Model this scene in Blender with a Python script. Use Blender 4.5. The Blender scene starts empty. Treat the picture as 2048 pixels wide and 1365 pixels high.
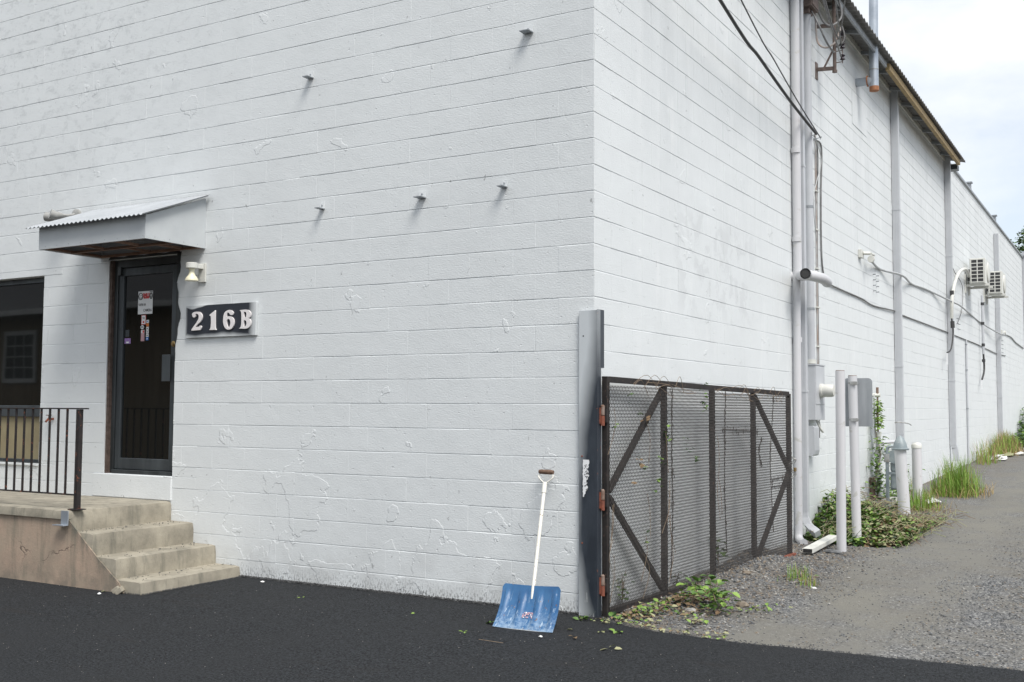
import bpy, math, random
import numpy as np
from mathutils import Vector, Matrix, noise
random.seed(7)
S = bpy.context.scene
C = S.collection
PI = math.pi
# ------------------------------------------------------------------ camera
CAM = Vector((3.5621, -7.3029, 1.5473))
RM = Matrix(((0.862914, 0.505328, 0.004773), (0.027741, -0.056798, 0.998), (0.504588, -0.861056, -0.06303)))
cd = bpy.data.cameras.new('camera'); cam = bpy.data.objects.new('camera', cd); C.objects.link(cam)
cd.sensor_width = 36; cd.lens = 37.806; cd.clip_start = 0.05; cd.clip_end = 1000
cam.matrix_world = Matrix.Translation(CAM) @ RM.transposed().to_4x4()
S.camera = cam
# ------------------------------------------------------------------ light
SUN_EL, SUN_AZ = 55, 56          # azimuth measured from -y towards +x
W = bpy.data.worlds.new('World'); S.world = W; W.use_nodes = True
nt = W.node_tree; nt.nodes.clear()
def N(t, ty, **k):
    n = t.nodes.new(ty)
    for a, b in k.items(): setattr(n, a, b)
    return n
wo = N(nt, 'ShaderNodeOutputWorld'); bg = N(nt, 'ShaderNodeBackground'); sky = N(nt, 'ShaderNodeTexSky')
sky.sky_type = 'NISHITA'; sky.sun_disc = False; sky.sun_elevation = math.radians(SUN_EL); sky.sun_rotation = math.radians(180 - SUN_AZ)
tc = N(nt, 'ShaderNodeTexCoord'); nz = N(nt, 'ShaderNodeTexNoise'); nz.inputs['Scale'].default_value = 2.6; nz.inputs['Detail'].default_value = 7; nz.inputs['Roughness'].default_value = .55
mp = N(nt, 'ShaderNodeMapping'); mp.inputs['Scale'].default_value = (1, 1, 2.0)
cr = N(nt, 'ShaderNodeValToRGB'); cr.color_ramp.elements[0].position = .40; cr.color_ramp.elements[0].color = (.52, .52, .52, 1); cr.color_ramp.elements[1].position = .60; cr.color_ramp.elements[1].color = (1, 1, 1, 1)
mx = N(nt, 'ShaderNodeMix', data_type='RGBA')
nt.links.new(tc.outputs['Generated'], mp.inputs[0]); nt.links.new(mp.outputs[0], nz.inputs['Vector']); nt.links.new(nz.outputs['Fac'], cr.inputs[0])
nt.links.new(cr.outputs[0], mx.inputs[0]); nt.links.new(sky.outputs[0], mx.inputs[6]); mx.inputs[7].default_value = (6.55, 6.75, 6.95, 1)
nt.links.new(mx.outputs[2], bg.inputs[0]); bg.inputs[1].default_value = 0.1; nt.links.new(bg.outputs[0], wo.inputs[0])
sl = bpy.data.lights.new('sun', 'SUN'); sl.energy = 2.3; sl.angle = math.radians(26); sl.color = (1, .965, .91)
so = bpy.data.objects.new('sun', sl); C.objects.link(so)
el, az = math.radians(SUN_EL), math.radians(SUN_AZ)
sd = Vector((math.sin(az) * math.cos(el), -math.cos(az) * math.cos(el), math.sin(el)))
so.rotation_euler = sd.to_track_quat('Z', 'Y').to_euler(); so.location = (5, -10, 20)
S.view_settings.view_transform = 'Standard'; S.view_settings.look = 'None'; S.view_settings.exposure = 0.69; S.view_settings.gamma = 1
S.view_settings.use_curve_mapping = False

# ------------------------------------------------------------------ materials
def link(t, a, b): t.links.new(a, b)
def math_(t, op, a, b=None, clamp=False):
    n = N(t, 'ShaderNodeMath', operation=op, use_clamp=clamp)
    for i, v in enumerate((a, b)):
        if v is None: continue
        if isinstance(v, (int, float)): n.inputs[i].default_value = v
        else: link(t, v, n.inputs[i])
    return n.outputs[0]
def noise_(t, vec, scale, detail=4, rough=.55, dist=0):
    n = N(t, 'ShaderNodeTexNoise'); n.inputs['Scale'].default_value = scale; n.inputs['Detail'].default_value = detail
    n.inputs['Roughness'].default_value = rough; n.inputs['Distortion'].default_value = dist; link(t, vec, n.inputs['Vector']); return n.outputs['Fac']
def ramp_(t, fac, lo, hi, a=0, b=1):
    n = N(t, 'ShaderNodeMapRange'); n.clamp = True; link(t, fac, n.inputs[0])
    n.inputs[1].default_value = lo; n.inputs[2].default_value = hi; n.inputs[3].default_value = a; n.inputs[4].default_value = b; return n.outputs[0]
def mix_(t, fac, a, b):
    n = N(t, 'ShaderNodeMix', data_type='RGBA')
    for i, v in ((0, fac), (6, a), (7, b)):
        if isinstance(v, (int, float)): n.inputs[i].default_value = v
        elif isinstance(v, tuple): n.inputs[i].default_value = v if len(v) == 4 else (*v, 1)
        else: link(t, v, n.inputs[i])
    return n.outputs[2]
def bump_(t, h, dist, strength=1, prev=None):
    n = N(t, 'ShaderNodeBump'); n.inputs['Strength'].default_value = strength; n.inputs['Distance'].default_value = dist; link(t, h, n.inputs['Height'])
    if prev: link(t, prev, n.inputs['Normal'])
    return n.outputs[0]
def newmat(name):
    m = bpy.data.materials.new(name); m.use_nodes = True; t = m.node_tree
    b = t.nodes['Principled BSDF']; g = N(t, 'ShaderNodeNewGeometry')
    return m, t, b, g.outputs['Position']
def vscale(t, vec, s):
    n = N(t, 'ShaderNodeMapping'); n.inputs['Scale'].default_value = s; link(t, vec, n.inputs[0]); return n.outputs[0]
def mat(name, c, c2=None, scale=8, rough=.6, metal=0, bump=.001, bscale=60, spots=None, ior=1.5, streak=False):
    """c varied towards c2 by noise; spots=(colour, threshold, scale) adds patches of wear"""
    m, t, b, P = newmat(name)
    vec = vscale(t, P, (1, 1, .15)) if streak else P
    f = ramp_(t, noise_(t, vec, scale, 6, .6), .35, .65)
    col = mix_(t, f, c, c2 or tuple(x * .82 for x in c))
    if spots:
        for sc, th, ss in (spots if isinstance(spots, list) else [spots]):
            sf = ramp_(t, noise_(t, P, ss, 6, .65, .3), th, th + .04)
            col = mix_(t, sf, col, sc)
    link(t, col, b.inputs['Base Color']); b.inputs['Roughness'].default_value = rough; b.inputs['Metallic'].default_value = metal; b.inputs['IOR'].default_value = ior
    if bump: link(t, bump_(t, noise_(t, P, bscale, 4), bump), b.inputs['Normal'])
    return m
def sep(t, P):
    n = N(t, 'ShaderNodeSeparateXYZ'); link(t, P, n.inputs[0]); return n.outputs
def wall_paint(name, base):
    m, t, b, P = newmat(name); x, y, z = sep(t, P)
    # roller texture and coarse block face
    n1 = noise_(t, vscale(t, P, (1, 1, 1.6)), 55, 5, .65); n2 = noise_(t, P, 7, 4, .5)
    pits = ramp_(t, noise_(t, P, 26, 2, .5), .70, .74)
    h = math_(t, 'ADD', math_(t, 'MULTIPLY', n1, .8), math_(t, 'MULTIPLY', n2, .9))
    h = math_(t, 'SUBTRACT', h, math_(t, 'MULTIPLY', pits, .8))
    nb = bump_(t, h, .0038, 1)
    # old paint scabs under the new coat: more of them low down
    low = ramp_(t, z, .2, 1.45, .17, 0)
    pn = noise_(t, P, 1.9, 5, .52, .25)
    scab = ramp_(t, math_(t, 'ADD', pn, low), .655, .662)
    scab2 = ramp_(t, noise_(t, P, 5.5, 3, .5, .2), .73, .737)
    nb = bump_(t, math_(t, 'MAXIMUM', scab, scab2), .0032, .9, nb)
    # colour: faint mottling, grey bleed-through high on the left, streaks on the high side wall
    col = mix_(t, ramp_(t, noise_(t, P, 1.3, 5, .6), .3, .7), base, tuple(v * .945 for v in base))
    hi = ramp_(t, z, 2.6, 5.2); lft = ramp_(t, x, -3.2, -5.5)
    gf = math_(t, 'MULTIPLY', math_(t, 'MULTIPLY', hi, lft), ramp_(t, noise_(t, vscale(t, P, (1, 1, 1.4)), 6, 9, .8, .3), .515, .60, 0, .42))
    col = mix_(t, gf, col, (.40, .42, .43))
    side = ramp_(t, y, .3, 1.2)
    st = ramp_(t, noise_(t, vscale(t, P, (1, 1, .16)), 2.2, 7, .65), .46, .74, 0, .34)
    col = mix_(t, math_(t, 'MULTIPLY', math_(t, 'MULTIPLY', st, side), ramp_(t, z, 2.2, 5.5)), col, (.40, .42, .43))
    wf = math_(t, 'MULTIPLY', ramp_(t, noise_(t, vscale(t, P, (1, 1, .2)), 5.2, 5, .6), .55, .7, 0, .35), side)
    col = mix_(t, wf, col, (.80, .81, .81))
    bx = math_(t, 'MULTIPLY', math_(t, 'MULTIPLY', ramp_(t, y, 1.5, 1.9), ramp_(t, y, 4.3, 3.6)), math_(t, 'MULTIPLY', ramp_(t, z, 2.3, 2.6), ramp_(t, z, 3.5, 3.3)))
    col = mix_(t, math_(t, 'MULTIPLY', bx, ramp_(t, noise_(t, P, 3.2, 5, .7), .5, .55, 0, .26)), col, (.46, .47, .48))
    # small dark nicks, tar spatter at the foot
    nk = ramp_(t, noise_(t, vscale(t, P, (1, 1, .55)), 21, 3, .6, .5), .715, .735, 0, .55)
    col = mix_(t, nk, col, (.16, .16, .16))
    sp = math_(t, 'MULTIPLY', ramp_(t, z, .16, .0), ramp_(t, noise_(t, vscale(t, P, (1, 1, .4)), 75, 3, .7), .50, .60, 0, .95))
    col = mix_(t, sp, col, (.05, .05, .052))
    dirt = math_(t, 'MULTIPLY', ramp_(t, z, .5, .02, 0, .45), ramp_(t, noise_(t, P, 3.5, 6, .6), .42, .68))
    col = mix_(t, dirt, col, (.36, .36, .35))
    link(t, col, b.inputs['Base Color']); b.inputs['Roughness'].default_value = .55; link(t, nb, b.inputs['Normal'])
    return m
M = {}
M['wall'] = wall_paint('painted_block', (.705, .73, .738))
M['trimgrey'] = mat('grey_paint', (.50, .515, .54), (.45, .465, .49), 3, .45, 0, .0006, 90)
M['canopy'] = mat('painted_board', (.52, .545, .555), (.46, .485, .50), 3, .6, 0, .0008, 60)
M['pvc'] = mat('painted_pipe', (.60, .59, .605), (.50, .51, .53), 2.5, .38, 0, .0004, 60, spots=[((.47, .465, .45), .61, 6), ((.30, .25, .20), .70, 22)], streak=True)
M['galv'] = mat('galvanised', (.46, .50, .55), (.36, .40, .45), 5, .38, .55, .0004, 60)
M['galvdull'] = mat('dull_zinc', (.40, .42, .44), (.28, .30, .32), 7, .5, .35, .0005, 60, streak=True)
M['corr'] = mat('painted_corrugated', (.44, .46, .485), (.36, .38, .40), 4, .42, .1, .0005, 60)
M['roofcorr'] = mat('weathered_corrugated', (.17, .165, .16), (.24, .235, .23), 5, .6, .2, .001, 60)
M['bluegrey'] = mat('meter_paint', (.20, .24, .26), (.30, .34, .35), 9, .5, .1, .0006, 60, spots=((.45, .46, .46), .66, 12))
M['rustpipe'] = mat('rusty_steel', (.16, .09, .06), (.28, .22, .19), 20, .8, .2, .001, 80)
M['orange'] = mat('orange_rust', (.30, .085, .045), (.13, .05, .035), 18, .75, .1, .001, 90)
M['rail'] = mat('black_railing', (.020, .018, .019), (.032, .025, .024), 20, .55, .3, .0006, 90, spots=((.20, .07, .04), .60, 24))
M['gate'] = mat('dark_gate_steel', (.034, .028, .026), (.018, .016, .016), 15, .75, .2, .0012, 90, spots=((.10, .062, .048), .60, 34))
M['mesh'] = mat('dark_mesh_steel', (.060, .055, .053), (.035, .032, .032), 10, .7, .3, 0, 90)
M['black'] = mat('black_anodised', (.028, .032, .034), (.06, .068, .072), 6, .4, .3, .0003, 60, streak=True)
M['alu'] = mat('grimy_aluminium', (.10, .115, .125), (.055, .062, .068), 6, .4, .5, .0003, 60, streak=True)
M['brownjamb'] = mat('brown_rusted_jamb', (.06, .04, .032), (.12, .085, .07), 25, .8, 0, .002, 60)
M['wood'] = mat('weathered_brown_wood', (.33, .20, .145), (.24, .14, .10), 9, .75, 0, .001, 40)
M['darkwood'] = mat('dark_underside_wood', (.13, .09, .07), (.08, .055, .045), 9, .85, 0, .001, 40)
M['beam'] = mat('yellowed_beam', (.40, .29, .13), (.30, .22, .12), 6, .7, 0, .001, 40, spots=((.13, .07, .035), .60, 9))
M['floodgrey'] = mat('grimy_grey_enamel', (.36, .36, .35), (.26, .26, .25), 9, .5, 0, .0004, 60)
M['cream'] = mat('cream_plastic', (.78, .74, .55), (.72, .68, .50), 5, .35, 0, 0)
M['offwhite'] = mat('aged_white', (.66, .66, .62), (.55, .55, .51), 6, .45, 0, .0004, 60)
M['letter'] = mat('white_numeral', (.80, .76, .76), (.74, .71, .71), 10, .45, 0, 0)
M['sticker'] = mat('white_sticker', (.80, .81, .82), (.74, .75, .76), 12, .5, 0, 0)
M['red'] = mat('red_print', (.62, .05, .05), (.5, .05, .05), 30, .5, 0, 0)
M['pinkprint'] = mat('pink_print', (.55, .33, .36), (.48, .28, .3), 60, .5, 0, 0)
M['orangeprint'] = mat('orange_print', (.75, .27, .03), (.6, .15, .03), 60, .5, 0, 0)
M['blueprint'] = mat('blue_print', (.06, .2, .55), (.04, .15, .45), 60, .5, 0, 0)
M['purple'] = mat('purple_print', (.32, .2, .45), (.28, .16, .4), 60, .5, 0, 0)
M['ink'] = mat('black_ink', (.02, .02, .02), (.03, .03, .03), 60, .6, 0, 0)
M['tanpanel'] = mat('dirty_tan_panel', (.29, .245, .145), (.24, .20, .12), 4, .5, 0, .0004, 30, spots=((.16, .13, .09), .64, 8))
M['siding'] = mat('brown_siding', (.22, .165, .105), (.17, .125, .08), 3, .8, 0, .002, 30, streak=True)
M['whitetrim'] = mat('white_trim', (.55, .55, .53), (.46, .46, .44), 4, .6, 0, 0)
M['steel'] = mat('worn_steel', (.42, .43, .43), (.28, .27, .25), 14, .45, .5, .0005, 60)
M['brass'] = mat('brass', (.45, .33, .14), (.3, .2, .1), 20, .4, .8, 0)
M['cable'] = mat('black_cable', (.03, .03, .032), (.05, .05, .05), 5, .6, 0, 0)
M['greycable'] = mat('painted_cable', (.50, .515, .525), (.40, .41, .42), 9, .5, 0, 0)
M['dimcable'] = mat('weathered_grey_cable', (.20, .20, .205), (.12, .12, .12), 9, .6, 0, 0)
M['browncable'] = mat('brown_conduit', (.33, .25, .21), (.42, .42, .42), 6, .6, 0, .0005, 60)
M['masts'] = mat('rusty_mast', (.21, .16, .14), (.13, .10, .09), 16, .75, .2, .001, 80)
M['insul'] = mat('dark_glazed_insulator', (.02, .014, .02), (.03, .02, .03), 16, .2, 0, 0)
M['acwhite'] = mat('ac_casing', (.66, .66, .62), (.58, .58, .54), 3, .4, 0, 0)
M['acdark'] = mat('ac_fins', (.05, .05, .055), (.03, .03, .03), 30, .6, 0, 0)
M['handlewhite'] = mat('chipped_white_tube', (.74, .73, .68), (.66, .64, .58), 12, .45, 0, .0006, 60, spots=((.30, .19, .10), .61, 38))
M['grip'] = mat('worn_wood_grip', (.17, .10, .065), (.10, .06, .04), 25, .7, 0, .0008, 60)
M['bark'] = mat('bark', (.09, .07, .05), (.06, .045, .035), 12, .9, 0, .01, 20)
M['leafA'] = mat('green_leaf', (.10, .19, .034), (.065, .13, .028), 3, .55, 0, 0)
M['leafB'] = mat('light_green_leaf', (.21, .33, .06), (.15, .25, .045), 3, .55, 0, 0)
M['leafC'] = mat('dry_leaf', (.25, .18, .10), (.14, .085, .045), 3, .8, 0, 0)
M['leafD'] = mat('pale_wilted_leaf', (.32, .31, .18), (.22, .24, .11), 5, .7, 0, 0)
M['leafE'] = mat('dark_leaf', (.030, .065, .022), (.022, .045, .018), 3, .6, 0, 0)
M['grassA'] = mat('grass_green', (.24, .38, .045), (.14, .26, .035), 4, .6, 0, 0)
M['grassB'] = mat('grass_straw', (.38, .29, .13), (.28, .19, .09), 4, .7, 0, 0)
M['stem'] = mat('dry_stem', (.17, .12, .085), (.26, .20, .14), 9, .8, 0, 0)
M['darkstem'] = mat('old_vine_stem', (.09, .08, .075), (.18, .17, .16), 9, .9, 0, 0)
M['stoneA'] = mat('grey_stone', (.17, .175, .18), (.10, .105, .11), 40, .85, 0, .002, 90)
M['stoneB'] = mat('pale_stone', (.36, .35, .33), (.26, .25, .23), 40, .85, 0, .002, 90)
M['stoneC'] = mat('dark_stone', (.06, .062, .066), (.09, .09, .09), 40, .85, 0, .002, 90)
M['stoneD'] = mat('tan_stone', (.24, .20, .155), (.17, .14, .11), 40, .85, 0, .002, 90)
M['paper'] = mat('white_litter', (.75, .75, .74), (.6, .6, .58), 12, .7, 0, 0)
def glass_mat():
    m, t, b, P = newmat('dark_glass')
    b.inputs['Base Color'].default_value = (.006, .007, .007, 1); b.inputs['Roughness'].default_value = .03; b.inputs['IOR'].default_value = 1.75
    f = ramp_(t, noise_(t, P, 40, 8, .8), .5, .8, 0, .06)
    link(t, mix_(t, f, (.006, .007, .007), (.12, .12, .11)), b.inputs['Base Color'])
    link(t, bump_(t, noise_(t, P, 1.2, 1), .0015, .5), b.inputs['Normal']); return m
M['glass'] = glass_mat()
M['rustorange'] = mat('light_rust', (.36, .16, .075), (.26, .11, .055), 20, .8, .1, .001, 80)
def board_mat():   # dark numeral board, pale paint misted over its rim
    m, t, b, P = newmat('misted_sign_board'); x, y, z = sep(t, P)
    w = math_(t, 'MULTIPLY', math_(t, 'SUBTRACT', noise_(t, vscale(t, P, (1, 1, .3)), 3.0, 2, .5), .5), .12)
    zt = ramp_(t, math_(t, 'ADD', math_(t, 'SUBTRACT', z, math_(t, 'MULTIPLY', math_(t, 'ADD', x, 3.9), .05)), w), 2.504, 2.514)
    zb = ramp_(t, math_(t, 'ADD', z, math_(t, 'MULTIPLY', w, 1.0)), 2.248, 2.208)
    xr = ramp_(t, math_(t, 'ADD', x, w), -3.50, -3.425); xl = ramp_(t, x, -4.295, -4.318)
    f = math_(t, 'MAXIMUM', math_(t, 'MAXIMUM', zt, zb), math_(t, 'MAXIMUM', xr, math_(t, 'MULTIPLY', xl, .6)))
    link(t, mix_(t, f, (.020, .024, .034), (.55, .575, .585)), b.inputs['Base Color']); b.inputs['Roughness'].default_value = .5; return m
M['board'] = board_mat()
def post_mat():    # black steel with pale overspray at top and along the wall side
    m, t, b, P = newmat('oversprayed_post'); x, y, z = sep(t, P)
    nn = math_(t, 'MULTIPLY', math_(t, 'SUBTRACT', noise_(t, vscale(t, P, (2, 2, .8)), 2.4, 3, .5), .5), .25)
    # paint edge moves from the right side (top) to the left side (below z 1.3), back again at the foot
    edge = ramp_(t, z, 1.0, 2.15, -.125, .05)
    foot = ramp_(t, z, .5, .05, 0, .10)
    e = math_(t, 'ADD', math_(t, 'ADD', edge, foot), math_(t, 'MULTIPLY', nn, .35))
    f = ramp_(t, math_(t, 'SUBTRACT', e, x), -.045, .085)
    f = math_(t, 'MULTIPLY', f, ramp_(t, y, .03, .01))
    dark = mix_(t, ramp_(t, noise_(t, vscale(t, P, (1, 1, .3)), 9, 6, .6), .4, .7), (.022, .028, .038), (.045, .055, .07))
    rs = ramp_(t, noise_(t, P, 16, 5, .6), .64, .68)
    rr = math_(t, 'MULTIPLY', rs, ramp_(t, x, .02, .04))
    col = mix_(t, f, mix_(t, rr, dark, (.15, .06, .04)), (.56, .59, .61))
    sc = math_(t, 'MULTIPLY', ramp_(t, noise_(t, vscale(t, P, (14, 1, 1)), 9, 2, .5), .70, .71), ramp_(t, z, .35, .2))
    link(t, mix_(t, sc, col, (.5, .5, .5)), b.inputs['Base Color']); b.inputs['Roughness'].default_value = .42; b.inputs['Metallic'].default_value = .1; return m
M['post'] = post_mat()
def asphalt_mat():
    m, t, b, P = newmat('fresh_asphalt'); x, y, z = sep(t, P)
    n = noise_(t, P, 62, 4, .85); big = noise_(t, P, .9, 5, .6)
    col = mix_(t, ramp_(t, n, .41, .60), (.004, .0045, .0055), (.060, .066, .073))
    col = mix_(t, ramp_(t, big, .38, .62, 0, .55), col, (.036, .038, .041))
    dust = ramp_(t, noise_(t, P, 110, 2, .6), .70, .74, 0, .7)
    col = mix_(t, dust, col, (.17, .17, .165))
    br = math_(t, 'MULTIPLY', ramp_(t, noise_(t, vscale(t, P, (.5, 1.6, 1)), 1.7, 4, .6), .6, .75, 0, .5), 1)
    col = mix_(t, br, col, (.036, .031, .029))
    link(t, col, b.inputs['Base Color']); b.inputs['Roughness'].default_value = .85; b.inputs['Specular IOR Level'].default_value = .25
    v = N(t, 'ShaderNodeTexVoronoi'); v.inputs['Scale'].default_value = 120; link(t, P, v.inputs['Vector'])
    link(t, bump_(t, math_(t, 'ADD', n, v.outputs['Distance']), .018, 1), b.inputs['Normal']); return m
M['asphalt'] = asphalt_mat()
def gravel_mat():
    m, t, b, P = newmat('alley_gravel'); x, y, z = sep(t, P)
    v = N(t, 'ShaderNodeTexVoronoi'); v.inputs['Scale'].default_value = 78; link(t, P, v.inputs['Vector'])
    v2 = N(t, 'ShaderNodeTexVoronoi'); v2.inputs['Scale'].default_value = 140; link(t, P, v2.inputs['Vector'])
    hs = N(t, 'ShaderNodeSeparateColor'); link(t, v.outputs['Color'], hs.inputs[0])
    stone = mix_(t, ramp_(t, hs.outputs[0], .15, .85), (.030, .032, .035), (.20, .20, .198)); stone = mix_(t, ramp_(t, hs.outputs[1], .90, .93), stone, (.36, .355, .34)); stone = mix_(t, ramp_(t, noise_(t, P, 1.1, 6, .7), .42, .6, 0, .7), stone, (.15, .137, .112))
    w = math_(t, 'MULTIPLY', math_(t, 'SUBTRACT', noise_(t, vscale(t, P, (1, .5, 1)), 1.3, 5, .6), .5), 1.5)
    xx = math_(t, 'ADD', x, w)
    track = math_(t, 'MULTIPLY', ramp_(t, xx, .95, 1.35), ramp_(t, xx, 2.35, 1.95))
    far = math_(t, 'MULTIPLY', ramp_(t, y, 3.5, 8, 0, .55), ramp_(t, xx, .6, 1.0))
    patch = ramp_(t, noise_(t, vscale(t, P, (1, .6, 1)), 1.5, 8, .72), .40, .56)
    f = math_(t, 'MULTIPLY', math_(t, 'MAXIMUM', track, far), ramp_(t, patch, 0, 1, .25, 1))
    fine = mix_(t, ramp_(t, noise_(t, P, 130, 3, .7), .35, .7), (.11, .105, .09), (.235, .226, .195)); fine = mix_(t, ramp_(t, noise_(t, P, .8, 6, .7), .4, .65), fine, (.145, .14, .125))
    col = mix_(t, f, stone, fine)
    soil = math_(t, 'MULTIPLY', ramp_(t, x, 1.1, .4), ramp_(t, noise_(t, P, 3.1, 5, .6), .44, .6, 0, .7))
    col = mix_(t, soil, col, (.115, .092, .07))
    link(t, col, b.inputs['Base Color']); b.inputs['Roughness'].default_value = .9
    h = math_(t, 'SUBTRACT', 1.0, v.outputs['Distance']); h2 = math_(t, 'MULTIPLY', math_(t, 'SUBTRACT', 1.0, v2.outputs['Distance']), .4)
    hh = math_(t, 'MULTIPLY', math_(t, 'ADD', h, h2), ramp_(t, f, 0, 1, 1, .35))
    link(t, bump_(t, hh, .0055, 1), b.inputs['Normal']); return m
M['gravel'] = gravel_mat()
M['soil'] = mat('soil', (.12, .10, .075), (.08, .07, .05), 2, .95, 0, .01, 20)
def concrete_mat(name, c1, c2, streakc, crack):
    m, t, b, P = newmat(name); x, y, z = sep(t, P)
    col = mix_(t, ramp_(t, noise_(t, P, 4, 7, .65), .35, .68), c1, c2)
    st = ramp_(t, noise_(t, vscale(t, P, (3, 3, .35)), 2.6, 6, .7), .52, .68, 0, .75)
    col = mix_(t, st, col, streakc)
    sp = ramp_(t, noise_(t, P, 60, 4, .7), .60, .72, 0, .5); col = mix_(t, sp, col, tuple(v * .6 for v in c2))
    h = noise_(t, P, 45, 5, .7)
    if crack:
        v = N(t, 'ShaderNodeTexVoronoi', feature='DISTANCE_TO_EDGE'); v.inputs['Scale'].default_value = 1.15
        nn = N(t, 'ShaderNodeTexNoise'); nn.inputs['Scale'].default_value = 3.5; nn.inputs['Detail'].default_value = 5; link(t, P, nn.inputs['Vector'])
        vm = N(t, 'ShaderNodeVectorMath', operation='MULTIPLY_ADD'); link(t, nn.outputs['Color'], vm.inputs[0]); vm.inputs[1].default_value = (.45, .45, .45); link(t, P, vm.inputs[2]); link(t, vm.outputs[0], v.inputs['Vector'])
        ck = math_(t, 'MULTIPLY', ramp_(t, v.outputs['Distance'], .008, .001), ramp_(t, noise_(t, P, 1.4, 2), .47, .53))
        col = mix_(t, math_(t, 'MULTIPLY', ck, .75), col, (.07, .05, .04)); h = math_(t, 'SUBTRACT', h, ck)
        dg = math_(t, 'ADD', math_(t, 'MULTIPLY', z, 1.3), x)
        ds_ = math_(t, 'MULTIPLY', ramp_(t, dg, -3.95, -3.74, 0, .8), ramp_(t, noise_(t, vscale(t, P, (1, 1, .4)), 7, 5, .7), .36, .58)); col = mix_(t, ds_, col, (.10, .105, .085))
        ft = math_(t, 'MULTIPLY', ramp_(t, z, .28, .02, 0, .6), ramp_(t, noise_(t, P, 5, 5, .6), .4, .62)); col = mix_(t, ft, col, (.13, .12, .10))
    link(t, col, b.inputs['Base Color']); b.inputs['Roughness'].default_value = .85; link(t, bump_(t, h, .003, 1), b.inputs['Normal']); return m
M['concrete'] = concrete_mat('worn_concrete', (.38, .345, .275), (.22, .20, .16), (.14, .135, .11), False)
M['stucco'] = concrete_mat('pinkish_stucco', (.42, .31, .235), (.34, .275, .21), (.19, .17, .13), True)
def shovel_mat():
    m, t, b, P = newmat('scratched_blue_paint'); x, y, z = sep(t, P)
    col = mix_(t, ramp_(t, noise_(t, P, 9, 6, .6), .35, .65), (.018, .085, .21), (.035, .125, .27))
    sc = ramp_(t, noise_(t, vscale(t, P, (34, 6, 6)), 2.2, 5, .7), .58, .64, 0, .8)
    col = mix_(t, math_(t, 'MULTIPLY', sc, ramp_(t, z, .24, .05)), col, (.50, .60, .68))
    low = math_(t, 'MULTIPLY', ramp_(t, z, .13, .0, 0, .5), ramp_(t, noise_(t, P, 30, 5, .7), .4, .6)); col = mix_(t, low, col, (.45, .56, .66))
    rs = ramp_(t, noise_(t, P, 33, 5, .6), .655, .68); col = mix_(t, rs, col, (.16, .085, .05))
    rim = ramp_(t, z, .014, .008); col = mix_(t, rim, col, (.45, .43, .38))
    link(t, col, b.inputs['Base Color']); b.inputs['Roughness'].default_value = .42; return m
M['blade'] = shovel_mat()

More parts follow.
